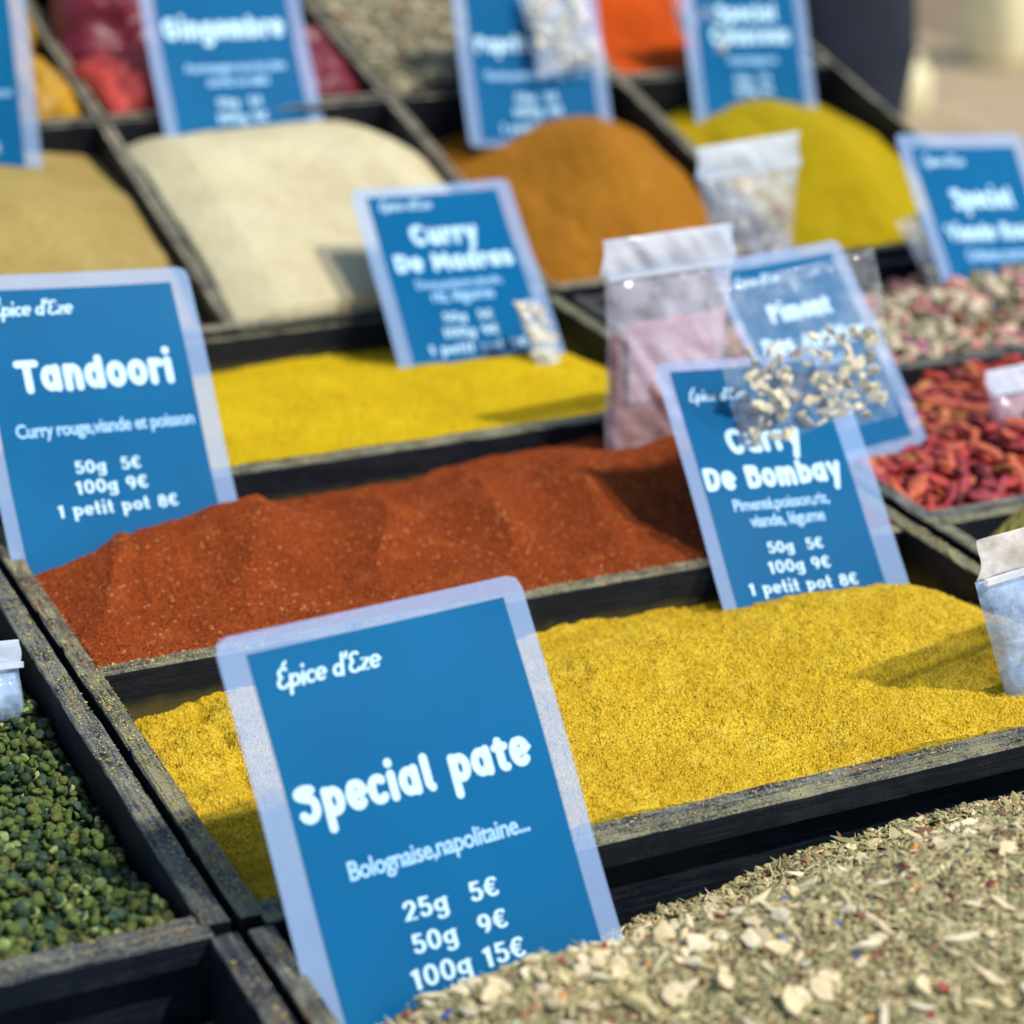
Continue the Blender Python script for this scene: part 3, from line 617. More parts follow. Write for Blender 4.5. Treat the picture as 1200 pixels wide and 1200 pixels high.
# ------------------------------------------------------------------ lettering: a small stroke alphabet
def arc(cx, cy, rx, ry, a0, a1, n=14):
    return [(cx + rx * math.cos(R_(a0 + (a1 - a0) * i / n)), cy + ry * math.sin(R_(a0 + (a1 - a0) * i / n))) for i in range(n + 1)]
G = {
 'a': (.60, [arc(.27, .27, .18, .20, 0, 360), [(.46, .48), (.46, .06)]]),
 'b': (.60, [[(.12, .85), (.12, .06)], arc(.31, .27, .18, .20, 0, 360)]),
 'c': (.50, [arc(.29, .27, .19, .21, 50, 310)]),
 'd': (.60, [arc(.27, .27, .18, .20, 0, 360), [(.46, .85), (.46, .06)]]),
 'e': (.56, [[(.12, .25), (.46, .30)] + arc(.29, .28, .19, .22, 8, 312)]),
 'g': (.60, [arc(.27, .28, .18, .19, 0, 360), [(.46, .48), (.46, -.05)] + arc(.28, -.05, .18, .14, 0, -150)]),
 'h': (.58, [[(.12, .85), (.12, .05)], [(.12, .3)] + arc(.29, .30, .16, .18, 180, 0) + [(.45, .05)]]),
 'i': (.26, [[(.13, .48), (.13, .05)], [(.13, .74), (.13, .76)]]),
 'k': (.56, [[(.12, .85), (.12, .05)], [(.44, .48), (.14, .24), (.46, .05)]]),
 'l': (.28, [[(.13, .85), (.13, .12), (.2, .05)]]),
 'm': (.86, [[(.12, .48), (.12, .05)], [(.12, .3)] + arc(.27, .32, .14, .16, 180, 0) + [(.41, .05)], [(.42, .3)] + arc(.58, .32, .14, .16, 180, 0) + [(.72, .05)]]),
 'n': (.58, [[(.12, .48), (.12, .05)], [(.12, .3)] + arc(.29, .30, .16, .18, 180, 0) + [(.45, .05)]]),
 'o': (.58, [arc(.29, .27, .19, .21, 0, 360)]),
 'p': (.60, [[(.12, .48), (.12, -.22)], arc(.31, .27, .18, .20, 0, 360)]),
 'q': (.60, [arc(.27, .27, .18, .20, 0, 360), [(.46, .48), (.46, -.22)]]),
 'r': (.42, [[(.12, .48), (.12, .05)], [(.12, .3)] + arc(.28, .32, .15, .15, 170, 50)]),
 's': (.48, [arc(.24, .36, .14, .11, 40, 270) + arc(.24, .15, .14, .11, 90, -140)]),
 't': (.40, [[(.18, .70), (.18, .15)] + arc(.27, .14, .09, .09, 180, 290), [(.05, .46), (.34, .46)]]),
 'u': (.58, [[(.12, .48), (.12, .22)] + arc(.28, .22, .16, .17, 180, 360) + [(.45, .48)], [(.455, .4), (.455, .05)]]),
 'v': (.52, [[(.08, .48), (.26, .07), (.44, .48)]]),
 'x': (.52, [[(.10, .48), (.42, .05)], [(.42, .48), (.10, .05)]]),
 'y': (.56, [[(.10, .48), (.28, .10)], [(.46, .48), (.20, -.22)]]),
 'z': (.50, [[(.10, .48), (.42, .48), (.10, .06), (.42, .06)]]),
 'S': (.66, [arc(.32, .62, .21, .18, 35, 270) + arc(.32, .24, .21, .20, 90, -145)]),
 'P': (.64, [[(.14, .82), (.14, .05)], [(.14, .80)] + arc(.33, .60, .20, .20, 90, -90) + [(.14, .40)]]),
 'T': (.66, [[(.06, .80), (.60, .80)], [(.33, .78), (.33, .05)]]),
 'D': (.70, [[(.14, .80), (.14, .07)], [(.14, .80)] + arc(.28, .435, .30, .365, 90, -90) + [(.14, .07)]]),
 'B': (.66, [[(.14, .80), (.14, .07)], [(.14, .80)] + arc(.34, .63, .17, .17, 90, -90) + [(.14, .46)], [(.14, .46)] + arc(.35, .265, .20, .195, 90, -90) + [(.14, .07)]]),
 'C': (.68, [arc(.37, .43, .25, .38, 50, 310)]),
 'G': (.74, [arc(.37, .43, .26, .38, 50, 350) + [(.40, .38)]]),
 'M': (.88, [[(.12, .05), (.16, .80)], [(.16, .80), (.43, .22)], [(.43, .22), (.70, .80)], [(.70, .80), (.76, .05)]]),
 'V': (.68, [[(.08, .80), (.34, .07), (.60, .80)]]),
 'R': (.66, [[(.14, .80), (.14, .05)], [(.14, .80)] + arc(.33, .62, .19, .18, 90, -90) + [(.14, .44)], [(.3, .44), (.54, .05)]]),
 'A': (.70, [[(.08, .05), (.34, .80), (.60, .05)], [(.2, .3), (.48, .3)]]),
 'E': (.60, [arc(.34, .62, .18, .17, 40, 265) + arc(.34, .25, .22, .20, 95, 330)]),
 '0': (.60, [arc(.30, .38, .20, .33, 0, 360)]),
 '1': (.40, [[(.08, .60), (.22, .71), (.22, .05)]]),
 '2': (.56, [arc(.28, .52, .18, .19, 160, -20) + [(.10, .06), (.48, .06)]]),
 '5': (.56, [[(.44, .70), (.16, .70), (.14, .42)] + arc(.28, .26, .19, .20, 125, -150)]),
 '8': (.58, [arc(.29, .53, .15, .16, 0, 360), arc(.29, .21, .19, .18, 0, 360)]),
 '9': (.58, [arc(.28, .49, .18, .20, 0, 360), [(.46, .50)] + arc(.20, .42, .26, .37, 0, -70)]),
 '€': (.60, [arc(.36, .38, .22, .32, 50, 310), [(.04, .46), (.42, .46)], [(.04, .30), (.38, .30)]]),
 "'": (.20, [[(.12, .85), (.09, .70)]]), ' ': (.36, []), '.': (.2, [[(.1, .05), (.1, .07)]]), ',': (.2, [[(.11, .07), (.07, -.08)]]),
}
G['é'] = (G['e'][0], G['e'][1] + [[(.24, .62), (.38, .76)]]); G['É'] = (G['E'][0], G['E'][1] + [[(.34, .90), (.46, 1.02)]])
SERIF = {'1': [(.22, .04)], 'p': [(.12, -.22), (.08, .49)], 't': [], 'i': [(.13, .04), (.09, .49)], 'n': [(.12, .04), (.45, .04)], 'g': [(.50, .49)], '2': [], '5': [], 'l': [(.13, .04)], 'r': [(.12, .04)]}
def stroke_text(txt, size, rad, serif=False, slant=0.0, track=0.0, width=None, squeeze=1.0, vary=0.0, tall=False):
    """flat strokes with round ends; returns (verts, faces, width) centred on x, baseline y = 0"""
    V = []; F = []; x = 0.0; lay = 0
    def strip(pts, r0):
        nonlocal V, F, lay
        P = [np.array(p, float) for p in pts]; n = len(P)
        closed = n > 4 and np.linalg.norm(P[0] - P[-1]) < 1e-6
        z = 0.00005 * (lay % 4); lay += 1; L = []; Rr = []
        for i in range(n):
            if closed: d = P[(i + 1) % (n - 1)] - P[(i - 1) % (n - 1)]
            else: d = P[min(n - 1, i + 1)] - P[max(0, i - 1)]
            d = d / (np.linalg.norm(d) + 1e-9); nrm = np.array([-d[1], d[0]])
            r = r0 * (1 + vary * (abs(d[1]) - 0.6))
            if 0 < i < n - 1 or closed:
                a = P[i] - P[i - 1 if i else n - 2]; a = a / (np.linalg.norm(a) + 1e-9); cc = max(0.72, abs(a @ d)); r = r / cc
            L.append(P[i] + nrm * r); Rr.append(P[i] - nrm * r)
        b = len(V)
        for i in range(n): V.append((*L[i], z)); V.append((*Rr[i], z))
        for i in range(n - 1): F.append((b + 2 * i, b + 2 * i + 1, b + 2 * i + 3, b + 2 * i + 2))
        if not closed:
            for end in (0, n - 1):
                d = (P[1] - P[0]) if end == 0 else (P[-2] - P[-1]); d = -d / (np.linalg.norm(d) + 1e-9)
                l = L[end] - P[end]; r = np.linalg.norm(l); s = len(V); m = 7
                a0 = math.atan2(l[1], l[0]); sg = 1 if (l[0] * d[1] - l[1] * d[0]) > 0 else -1
                V.append((*P[end], z))
                for q in range(m + 1):
                    a = a0 + sg * math.pi * q / m; V.append((P[end][0] + r * math.cos(a), P[end][1] + r * math.sin(a), z))
                for q in range(m): F.append((s, s + 1 + q, s + 2 + q) if sg > 0 else (s, s + 2 + q, s + 1 + q))
    for chx in txt:
        adv, st = G.get(chx, G['o'])
        dt_ = .15 if chx in 'ié' else 0
        ty_ = (lambda q: (q * 1.28 if q < .48 else .614 + (q - .48) * .52) + (dt_ if q > .6 else 0)) if tall else (lambda q: q)
        for s_ in st: strip([(x + (px_ * squeeze), ty_(py_)) for px_, py_ in s_], rad)
        if serif:
            for (sx, sy) in SERIF.get(chx, []): strip([(x + sx * squeeze - .10, sy), (x + sx * squeeze + .10, sy)], rad * 0.5)
        x += adv * squeeze + track
    V = np.array(V) if V else np.zeros((0, 3)); w = x - track
    V[:, 0] += V[:, 1] * slant; V[:, 0] -= w / 2
    s = size if width is None else width / w
    V[:, 0:2] *= s
    # all faces towards +z
    F2 = []
    for f in F:
        a, b, c = V[f[0]], V[f[1]], V[f[2]]
        cr = (b[0] - a[0]) * (c[1] - a[1]) - (b[1] - a[1]) * (c[0] - a[0])
        F2.append(f if cr > 0 else tuple(reversed(f)))
    return V, F2, w * s
def font_text(txt, width, bold=0.012, xs=1.0):
    cu = bpy.data.curves.new('t', 'FONT'); cu.body = txt; cu.size = 1; cu.offset = bold; cu.align_x = 'CENTER'; cu.resolution_u = 3; cu.space_character = 0.93
    o = bpy.data.objects.new('t', cu); col.objects.link(o); dg = bpy.context.evaluated_depsgraph_get()
    me = bpy.data.meshes.new_from_object(o.evaluated_get(dg)); bpy.data.objects.remove(o)
    v = np.zeros(len(me.vertices) * 3); me.vertices.foreach_get('co', v); v = v.reshape(-1, 3); F = [tuple(p.vertices) for p in me.polygons]
    w = v[:, 0].max() - v[:, 0].min(); s = width / w; v[:, 0] -= (v[:, 0].max() + v[:, 0].min()) / 2; v[:, 0] *= s; v[:, 1] *= s / xs; v[:, 2] = 0
    bpy.data.meshes.remove(me); return v, F

def sign_frame(yaw, lean, roll):
    u = Vector((1, 0, 0)); v = Vector((0, math.sin(lean), math.cos(lean))); c, s = math.cos(roll), math.sin(roll)
    u, v = c * u + s * v, -s * u + c * v; Rz = Matrix.Rotation(yaw, 3, 'Z'); return Rz @ u, Rz @ v
def rrect(x0, x1, y0, y1, r, nseg=5):
    P = []
    for cx, cy, a0 in ((x1 - r, y1 - r, 0), (x0 + r, y1 - r, 90), (x0 + r, y0 + r, 180), (x1 - r, y0 + r, 270)):
        for i in range(nseg + 1): a = R_(a0 + 90 * i / nseg); P.append((cx + r * math.cos(a), cy + r * math.sin(a)))
    return P
LAB_GROUP = 'blue laminated price signs'
def sign(label, TL, yaw, lean, roll, w, length, lines, bow=0.0015, bl=0.085, br=0.072, bt=0.075, pa=1.46, seed=0, ys=1.0, th=1.03):
    """laminated card; local x right, y up from the top left corner, z towards the viewer"""
    u, v = sign_frame(yaw, lean, roll); n = u.cross(v); t = Vector(TL)
    base = t + u * (w / 2) - v * length
    Mw = Matrix(((u.x, v.x, n.x, base.x), (u.y, v.y, n.y, base.y), (u.z, v.z, n.z, base.z), (0, 0, 0, 1)))
    root = empty('price_sign', mat=Mw); tag(root, label, 'sign', LAB_GROUP)
    W = w; pw = W * (1 - bl - br); ph = pw * pa; Hh = ph + W * bt * 2; Hh = min(Hh, length + 0.004) if length < Hh else Hh
    x0 = -W / 2; top = length; bot = length - Hh
    px0 = x0 + W * bl; px1 = px0 + pw; py1 = top - W * bt; py0 = max(bot + W * bt * 0.5, py1 - ph)
    bf = lambda x, y: bow * ((x / (W / 2)) ** 2) + 0.0006 * math.sin(60 * y + seed)
    # clear laminate frame: outer rounded outline to inner rectangle, with thickness
    def ring(zt):
        nx = 10; ny = 14
        outer = rrect(x0, x0 + W, bot, top, 0.0045)
        return outer
    # grid sheet (laminate) with hole for the card -> build as quads strips around
    def sheet(name, rx0, rx1, ry0, ry1, mat, z0, th, hole=None, r=0.0):
        nx, ny = 24, 30; xs = np.linspace(rx0, rx1, nx + 1); ys = np.linspace(ry0, ry1, ny + 1)
        if hole:
            xs = np.unique(np.concatenate([xs[(xs < hole[0] - .0008) | (xs > hole[1] + .0008) | ((xs > hole[0] + .003) & (xs < hole[1] - .003))], [hole[0], hole[1]]]))
            ys = np.unique(np.concatenate([ys[(ys < hole[2] - .0008) | (ys > hole[3] + .0008) | ((ys > hole[2] + .003) & (ys < hole[3] - .003))], [hole[2], hole[3]]]))
        V = []; F = []; id_ = {}
        def pt(x, y):
            if r:
                for cx, cy, sx, sy in ((rx0 + r, ry1 - r, -1, 1), (rx1 - r, ry1 - r, 1, 1), (rx0 + r, ry0 + r, -1, -1), (rx1 - r, ry0 + r, 1, -1)):
                    dx = (x - cx) * sx; dy = (y - cy) * sy
                    if dx > 0 and dy > 0:
                        m_ = max(dx, dy) / r; l_ = math.hypot(dx, dy); x = cx + sx * dx / l_ * r * m_; y = cy + sy * dy / l_ * r * m_
            return x, y
        for s_ in (0, 1):
            for j, y in enumerate(ys):
                for i, x in enumerate(xs):
                    X_, Y_ = pt(x, y); V.append((X_, Y_, z0 + (th if s_ == 0 else 0) + bf(X_, Y_)))
        nX, nY = len(xs), len(ys); N = nX * nY
        def cellin(i, j):
            if i < 0 or j < 0 or i >= nX - 1 or j >= nY - 1: return False
            cx = (xs[i] + xs[i + 1]) / 2; cy = (ys[j] + ys[j + 1]) / 2
            return not (hole and hole[0] < cx < hole[1] and hole[2] < cy < hole[3])
        for j in range(nY - 1):
            for i in range(nX - 1):
                if not cellin(i, j): continue
                a, b, c, d = j * nX + i, j * nX + i + 1, (j + 1) * nX + i + 1, (j + 1) * nX + i
                F.append((a, b, c, d)); F.append((N + d, N + c, N + b, N + a))
                if not cellin(i, j - 1): F.append((a, N + a, N + b, b))
                if not cellin(i + 1, j): F.append((b, N + b, N + c, c))
                if not cellin(i, j + 1): F.append((c, N + c, N + d, d))
                if not cellin(i - 1, j): F.append((d, N + d, N + a, a))
        o = mesh_obj(name, V, F, mat, root, smooth=False); return o
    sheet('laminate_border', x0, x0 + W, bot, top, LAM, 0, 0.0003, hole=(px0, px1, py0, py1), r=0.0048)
    sheet('printed_card', px0 + .0001, px1 - .0001, py0 + .0001, py1 - .0001, CARD, -0.0001, 0.0005)
    for (kind, txt, cx, cy, wd, *ex) in lines:       # cx, cy in card widths from the card's top left, wd = width in card widths
        ink = INK
        if kind == 'title': V, F, _ = stroke_text(txt, 1, 0.110, track=0.07, width=wd * pw, vary=0.14, tall=True); nm = 'title_lettering'
        elif kind == 'logo': V, F, _ = stroke_text(txt, 1, 0.060, slant=0.22, track=-0.055, width=wd * pw, vary=0.5); nm = 'shop_name_lettering'
        elif kind == 'price': V, F, _ = stroke_text(txt, 1, 0.066, serif=True, track=0.05, width=wd * pw, vary=0.6); nm = 'price_lettering'
        else:
            V, F = font_text(txt, wd * pw, 0.016, 0.92); nm = 'description_lettering'; ink = INK2
        if not len(V): continue
        V = np.array(V); V[:, 1] *= th * (1.0 if kind == 'title' else 0.9 if kind == 'price' else 1.0); V[:, 0] += px0 + cx * pw; V[:, 1] += py1 - ((cy - 0.15) * ys + 0.15) * pw
        # drop faces lying outside the card's lower edge
        V[:, 2] += 0.00062 + np.array([bf(a, b) for a, b in V[:, :2]])
        F = [f for f in F if min(V[i][1] for i in f) > py0 + 0.0006]
        mesh_obj(nm, V, F, ink, root)
    return root

LG = lambda cy=0.13: ('logo', "Épice d'Eze", 0.27, cy + .03, 0.40)
sign('large blue sign reading Special pate, nearest, leaning on the front tray edge', (-0.0075, -0.1605, 0.0885), 0.125, 0.616, -0.022, 0.1160, 0.169,
     [LG(.11), ('title', 'Special pate', 0.475, 0.585, 0.90), ('desc', 'Bolognaise,napolitaine...', 0.50, 0.805, 0.70),
      ('price', '25g  5€', 0.49, 0.985, 0.37), ('price', '50g  9€', 0.49, 1.095, 0.37), ('price', '100g 15€', 0.49, 1.205, 0.44), ('price', '1 petit pot 18€', 0.47, 1.315, 0.60)], seed=1, bl=.088, br=.07, bt=.06, pa=1.5)
sign('large blue sign reading Tandoori, at the left edge behind the red brown powder', (-0.006, 0.193, 0.106), 0.236, 0.601, -0.135, 0.1158, 0.141,
     [LG(.10), ('title', 'Tandoori', 0.52, 0.49, 0.78), ('desc', 'Curry rouge,viande et poisson', 0.52, 0.70, 0.89),
      ('price', '50g  5€', 0.49, 0.885, 0.33), ('price', '100g 9€', 0.49, 0.98, 0.36), ('price', '1 petit pot 8€', 0.50, 1.08, 0.60)], seed=2, bl=.06, br=.085, bt=.062, pa=1.40)
sign('medium blue sign reading Curry De Bombay, standing in the golden curry powder', (0.290, 0.081, 0.064), -0.226, 0.942, 0.04, 0.0884, 0.150,
     [LG(.20), ('title', 'Curry', 0.49, 0.57, 0.50), ('title', 'De Bombay', 0.475, 0.79, 0.92), ('desc', 'Pimenté,poisson,riz,', 0.48, 0.92, 0.64), ('desc', 'viande, légume', 0.49, 1.02, 0.50),
      ('price', '50g  5€', 0.49, 1.18, 0.37), ('price', '100g 9€', 0.48, 1.295, 0.41), ('price', '1 petit pot 8€', 0.47, 1.41, 0.72)], seed=3, bl=.075, br=.12, bt=.06, pa=1.95, ys=1.22, th=1.25)
sign('small blue sign reading Curry De Madras, standing in the bright yellow powder', (0.270, 0.406, 0.065), -0.18, 1.014, 0.035, 0.0954, 0.152,
     [LG(.11), ('title', 'Curry', 0.50, 0.43, 0.50), ('title', 'De Madras', 0.51, 0.65, 0.88), ('desc', 'Doux,poisson,viande,', 0.50, 0.79, 0.64), ('desc', 'riz, légume', 0.50, 0.90, 0.46),
      ('price', '50g  5€', 0.49, 1.06, 0.37), ('price', '100g 9€', 0.48, 1.18, 0.41), ('price', '1 petit pot 8€', 0.50, 1.30, 0.72)], seed=4, bl=.09, br=.09, bt=.075, pa=1.9, ys=1.18, th=1.25)
sign('small blue sign reading Piment, half hidden behind the Curry De Bombay sign', (0.372, 0.175, 0.077), 0.133, 0.758, 0.002, 0.088, 0.119,
     [LG(.11), ('title', 'Piment', 0.52, 0.44, 0.55), ('title', 'Des Antilles', 0.53, 0.68, 0.92), ('desc', 'Poisson,viande', 0.5, 0.82, 0.5),
      ('price', '50g  5€', 0.49, 0.98, 0.37), ('price', '100g 9€', 0.48, 1.1, 0.41)], seed=5, bl=.07, br=.09, bt=.075)
sign('blue sign reading Special Viande Rouge, cut by the right edge', (0.613, 0.359, 0.081), 0.276, 0.64, -0.15, 0.1163, 0.115,
     [LG(.10), ('title', 'Special', 0.53, 0.43, 0.58), ('title', 'Viande Rouge', 0.55, 0.66, 0.94), ('desc', 'Grillades,marinade', 0.55, 0.80, 0.7),
      ('price', '50g  5€', 0.50, 0.97, 0.42), ('price', '100g 9€', 0.50, 1.09, 0.45)], seed=6, bl=.10, br=.075, bt=.075)
sign('large blue sign reading Gingembre, standing in the pale cream powder', (0.219, 0.656, 0.165), 0.152, 0.496, -0.061, 0.1154, 0.135,
     [LG(.12), ('title', 'Gingembre', 0.485, 0.55, 0.90), ('desc', 'Accompagne tous les plats', 0.52, 0.78, 0.76), ('desc', 'sucrés ou salés', 0.52, 0.88, 0.46),
      ('price', '50g  5€', 0.50, 1.03, 0.34), ('price', '100g 9€', 0.50, 1.14, 0.38), ('price', '1 petit pot 8€', 0.52, 1.26, 0.64)], seed=7, bl=.085, br=.085, bt=.07)
sign('blue sign reading Paprika Doux, standing in the orange brown powder', (0.431, 0.631, 0.153), -0.006, 0.454, -0.045, 0.1088, 0.125,
     [LG(.12), ('title', 'Paprika Doux', 0.5, 0.63, 0.92), ('desc', 'Viande,poisson,tajine,grillade', 0.52, 0.84, 0.88), ('price', '50g  5€', 0.50, 1.02, 0.36), ('price', '100g 9€', 0.50, 1.13, 0.42), ('price', '1 petit pot 8€', 0.50, 1.25, 0.66)], seed=8, bl=.09, br=.09)
sign('blue sign reading Special Couscous, standing in the olive yellow powder', (0.612, 0.635, 0.138), 0.046, 0.43, -0.057, 0.1045, 0.112,
     [('title', 'Special', 0.5, 0.38, 0.60), ('title', 'Couscous', 0.52, 0.57, 0.78), ('desc', 'Viande,légume', 0.52, 0.74, 0.5), ('price', '50g  5€', 0.50, 0.90, 0.36), ('price', '100g 9€', 0.50, 1.00, 0.38)], seed=9, bl=.10, br=.09)
sign('blue sign at the far upper left edge, standing in the khaki powder', (0.038, 0.619, 0.178), 0.077, 0.312, -0.051, 0.1034, 0.140,
     [('title', 'Cumin', 0.5, 0.6, 0.6), ('desc', 'Viande,légume,riz et poisson', 0.55, 0.95, 0.80), ('price', '50g  5€', 0.50, 1.1, 0.36), ('price', '1 petit pot 8€', 0.50, 1.35, 0.66)], seed=10, bl=.08, br=.10)
p = at_y(452, 12, 0.80)
sign('blue sign in the rearmost herb tray, only its foot showing at the top edge', (p.x - 0.045, 0.865, p.z + 0.105), 0.0, 0.35, -0.02, 0.094, 0.118, [('title', 'Thym', 0.5, 0.55, 0.6)], seed=11)

# ------------------------------------------------------------------ sachets
F_WHITE = m_film('sachet_header_film', (0.74, 0.84, 0.96), 0.50, 0.2, 0.5, 70, 0.8)
F_CLEAR = m_film('sachet_clear_film', (0.72, 0.80, 0.92), 0.28, 0.07, 1.0, 90, 1.0, 0.16)
F_MILK = m_film('sachet_milky_film', (0.78, 0.76, 0.86), 0.36, 0.10, 0.9, 60, 1.0, 0.16)
F_SILV = m_film('sachet_silvery_film', (0.50, 0.68, 0.95), 0.46, 0.05, 1.0, 80, 1.0, 0.28)  # light blue tint carries the reflection seen on the transparent right-hand sachet
C_LIL = m_plain('lilac_label', (0.60, 0.40, 0.48), 0.5, 0.12, 60)
C_RED = m_powder('sachet_red_powder', (0.26, 0.06, 0.03), (0.36, 0.10, 0.05), (0.44, 0.15, 0.09), 300)
C_SILV = m_powder('sachet_blue_grey_powder', (0.16, 0.22, 0.32), (0.22, 0.30, 0.42), (0.32, 0.40, 0.52), 300)
def sachet(label, base, yaw, lean, roll, w, h, film, content=None, fill=0.55, puff=0.012, head=0.16, chips=None, taper=0.0, label_box=None, seed=0, nchip=26, cs=1.0, headmat=None, group='clear sample sachets'):
    u, v = sign_frame(yaw, lean, roll); n = u.cross(v); b = Vector(base)
    Mw = Matrix(((u.x, v.x, n.x, b.x), (u.y, v.y, n.y, b.y), (u.z, v.z, n.z, b.z), (0, 0, 0, 1)))
    root = empty('sachet', mat=Mw); tag(root, label, 'sachet', group)
    rs = np.random.default_rng(seed + 500); nx, ny = 44, 60
    def pillow(name, hx, y0, y1, pf, mat, cr, zo=0.0, tp=0.0):
        U, T = np.meshgrid(np.linspace(-1, 1, nx), np.linspace(0, 1, ny))
        pr = np.sqrt(np.clip(1 - np.abs(U) ** 2.6, 0, 1)) * np.clip(np.sin(np.clip(T * 1.02, 0, 1) * math.pi), 0, 1) ** 0.55
        wx = hx * (1 - tp * np.clip(1 - (y0 + (y1 - y0) * T) / (h * (1 - head)), 0, 1)) * (1 + 0.03 * np.sin(5 * T + seed))
        X_ = U * wx; Y_ = y0 + (y1 - y0) * T
        c = cr * fbm(X_ * 1.0 + seed, Y_ + 3, 55, 3, 300 + seed) + cr * 1.5 * np.abs(fbm(X_ * 1.6 + Y_, Y_ * 0.5, 45, 2, 310 + seed))
        Zf = pf * pr + c * (0.3 + pr); Zb = -pf * 0.7 * pr + c * 0.5
        Zb = np.minimum(Zb, Zf - 0.0003)
        V = np.concatenate([np.stack([X_, Y_, Zf + zo], -1).reshape(-1, 3), np.stack([X_, Y_, Zb + zo], -1).reshape(-1, 3)])
        i = np.arange(nx * ny).reshape(ny, nx); f = np.stack([i[:-1, :-1], i[:-1, 1:], i[1:, 1:], i[1:, :-1]], -1).reshape(-1, 4)
        return mesh_obj(name, V, np.concatenate([f, f[:, ::-1] + nx * ny]), mat, root, smooth=True)
    pillow('film', w / 2, 0, h * (1 - head), puff, film, 0.0016, tp=taper)
    if head > 0:
        hd = pillow('header_band', w / 2 * 1.02, h * (1 - head) + 0.0004, h, 0.0016, headmat or F_WHITE, 0.0012, 0.0004)
        V, F = box_v((-w / 2 * 0.98, h * (1 - head) - 0.0012, 0.0022), (w / 2 * 0.98, h * (1 - head) + 0.0012, 0.0040)); mesh_obj('zip_ridge', V, F, headmat or F_WHITE, root)
    if content is not None: pillow('contents', w / 2 * 0.93 , h * 0.02, h * fill, puff * 0.6, content, 0.0012, tp=taper)
    if label_box:
        x0, x1, y0, y1 = label_box; nxl = 8; V = []; F = []
        for j in range(2):
            for i in range(nxl):
                x = w * (x0 + (x1 - x0) * i / (nxl - 1)); y = h * (y0 if j == 0 else y1); V.append((x, y, 0.76 * puff * math.sqrt(max(0, 1 - abs(2 * x / w) ** 2.6))))
        for i in range(nxl - 1): F.append((i, i + 1, nxl + i + 1, nxl + i))
        mesh_obj('paper_label', V, F, C_LIL, root)
    if chips:
        for q in range(nchip):
            ty = rs.uniform(0.06, fill); tx = rs.uniform(-0.40, 0.40) * (1 - taper * (1 - ty))
            mt = Matrix.Translation((tx * w, ty * h, rs.uniform(-0.2, 0.55) * puff)) @ rand_rot(rs) @ Matrix.Scale(cs * rs.uniform(0.8, 1.5), 4)
            link_copy('dried_chip', chips[rs.integers(len(chips))], root, mt)
    return root
PALE = [m_plain('dried_pale_slice', (0.72, 0.64, 0.44), 0.7, 0.15, 300), m_plain('dried_grey_slice', (0.40, 0.38, 0.32), 0.7, 0.2, 300), m_plain('dried_rosy_slice', (0.48, 0.22, 0.18), 0.7, 0.2, 300)]
slices = [chip_mesh('dried_chip', rng, 0.009, 0.0055, 0.0013, PALE[j], 8, 0.3) for j in (0, 0, 0, 1, 1, 0)]
mixc = slices + [chip_mesh('dried_chip', rng, 0.008, 0.005, 0.0013, PALE[2], 8, 0.3)]
# tall milky sachet of red powder standing in the tandoori cell
sachet('tall milky sachet of rosy powder with lilac label, behind the red brown powder', at_y(782, 545, 0.150), 0.10, 0.10, -0.01, 0.078, 0.121, F_MILK, C_RED, 0.60, 0.011, 0.155, label_box=(-0.36, 0.40, 0.32, 0.66), seed=1, taper=0.05)
sachet('small clear sachet with wide white header, between the orange and olive mounds', at_y(882, 315, 0.372), 0.12, 0.15, 0.02, 0.078, 0.080, F_CLEAR, None, 0.5, 0.010, 0.24, chips=mixc, seed=2, taper=0.25, cs=0.9)
b4 = at_y(1232, 876, -0.150)
sachet('silvery blue sachet with folded clear top, at the right edge over the golden curry', b4, 0.25, 0.10, -0.06, 0.112, 0.100, F_SILV, C_SILV, 0.42, 0.008, 0.17, seed=3, taper=0.60, headmat=m_film('clear_fold', (1.0, 0.93, 0.90), 0.42, 0.1, 0.8, 60, 1.0, 0.2))
sachet('clear sachet of pale dried slices resting on top of the Curry De Bombay sign', at_y(962, 512, 0.035), 0.0, 0.30, 0.10, 0.090, 0.080, m_film('thin_clear_film', (0.78, 0.82, 0.88), 0.10, 0.07, 1.0, 90, 1.0, 0.07), None, 0.60, 0.006, 0.0, chips=slices, seed=4, nchip=125, cs=0.74)
sachet('clear sachet of chillies at the right edge, lying on the chilli heap', at_y(1215, 560, 0.08), 0.1, 0.35, 0.0, 0.05, 0.06, F_CLEAR, CH[1], 0.75, 0.008, 0.2, seed=5)
sachet('pale blue sachet corner in the peppercorn tray, left edge', at_y(-22, 850, 0.0), 0.3, 0.3, -0.2, 0.035, 0.032, F_SILV, C_SILV, 0.6, 0.005, 0.3, seed=6)
sachet('narrow pale sachet tucked against the Curry De Madras sign', at_y(648, 440, 0.262), 0.5, 0.55, -0.08, 0.020, 0.044, F_CLEAR, None, 0.95, 0.004, 0.0, chips=slices[:3], seed=7, nchip=30, cs=0.9)
sachet('clear sachet of grey herbs hanging over the Paprika Doux sign', at_y(672, 82, 0.585), 0.0, 0.45, 0.12, 0.052, 0.062, F_CLEAR, None, 0.9, 0.005, 0.0, chips=slices, seed=8, nchip=40, cs=1.1)
sachet('clear sachet of pale slices tucked at the left of the Special Viande Rouge sign', at_y(1112, 335, 0.315), 0.2, 0.6, 0.2, 0.030, 0.050, F_CLEAR, None, 0.95, 0.005, 0.0, chips=slices[:3], seed=9, nchip=22, cs=1.2)
sachet('clear sachet of pale slices at the left of the topmost right sign', at_y(832, 78, 0.61), 0.0, 0.45, 0.1, 0.034, 0.056, F_CLEAR, None, 0.9, 0.005, 0.0, chips=slices, seed=10, nchip=24, cs=1.1)

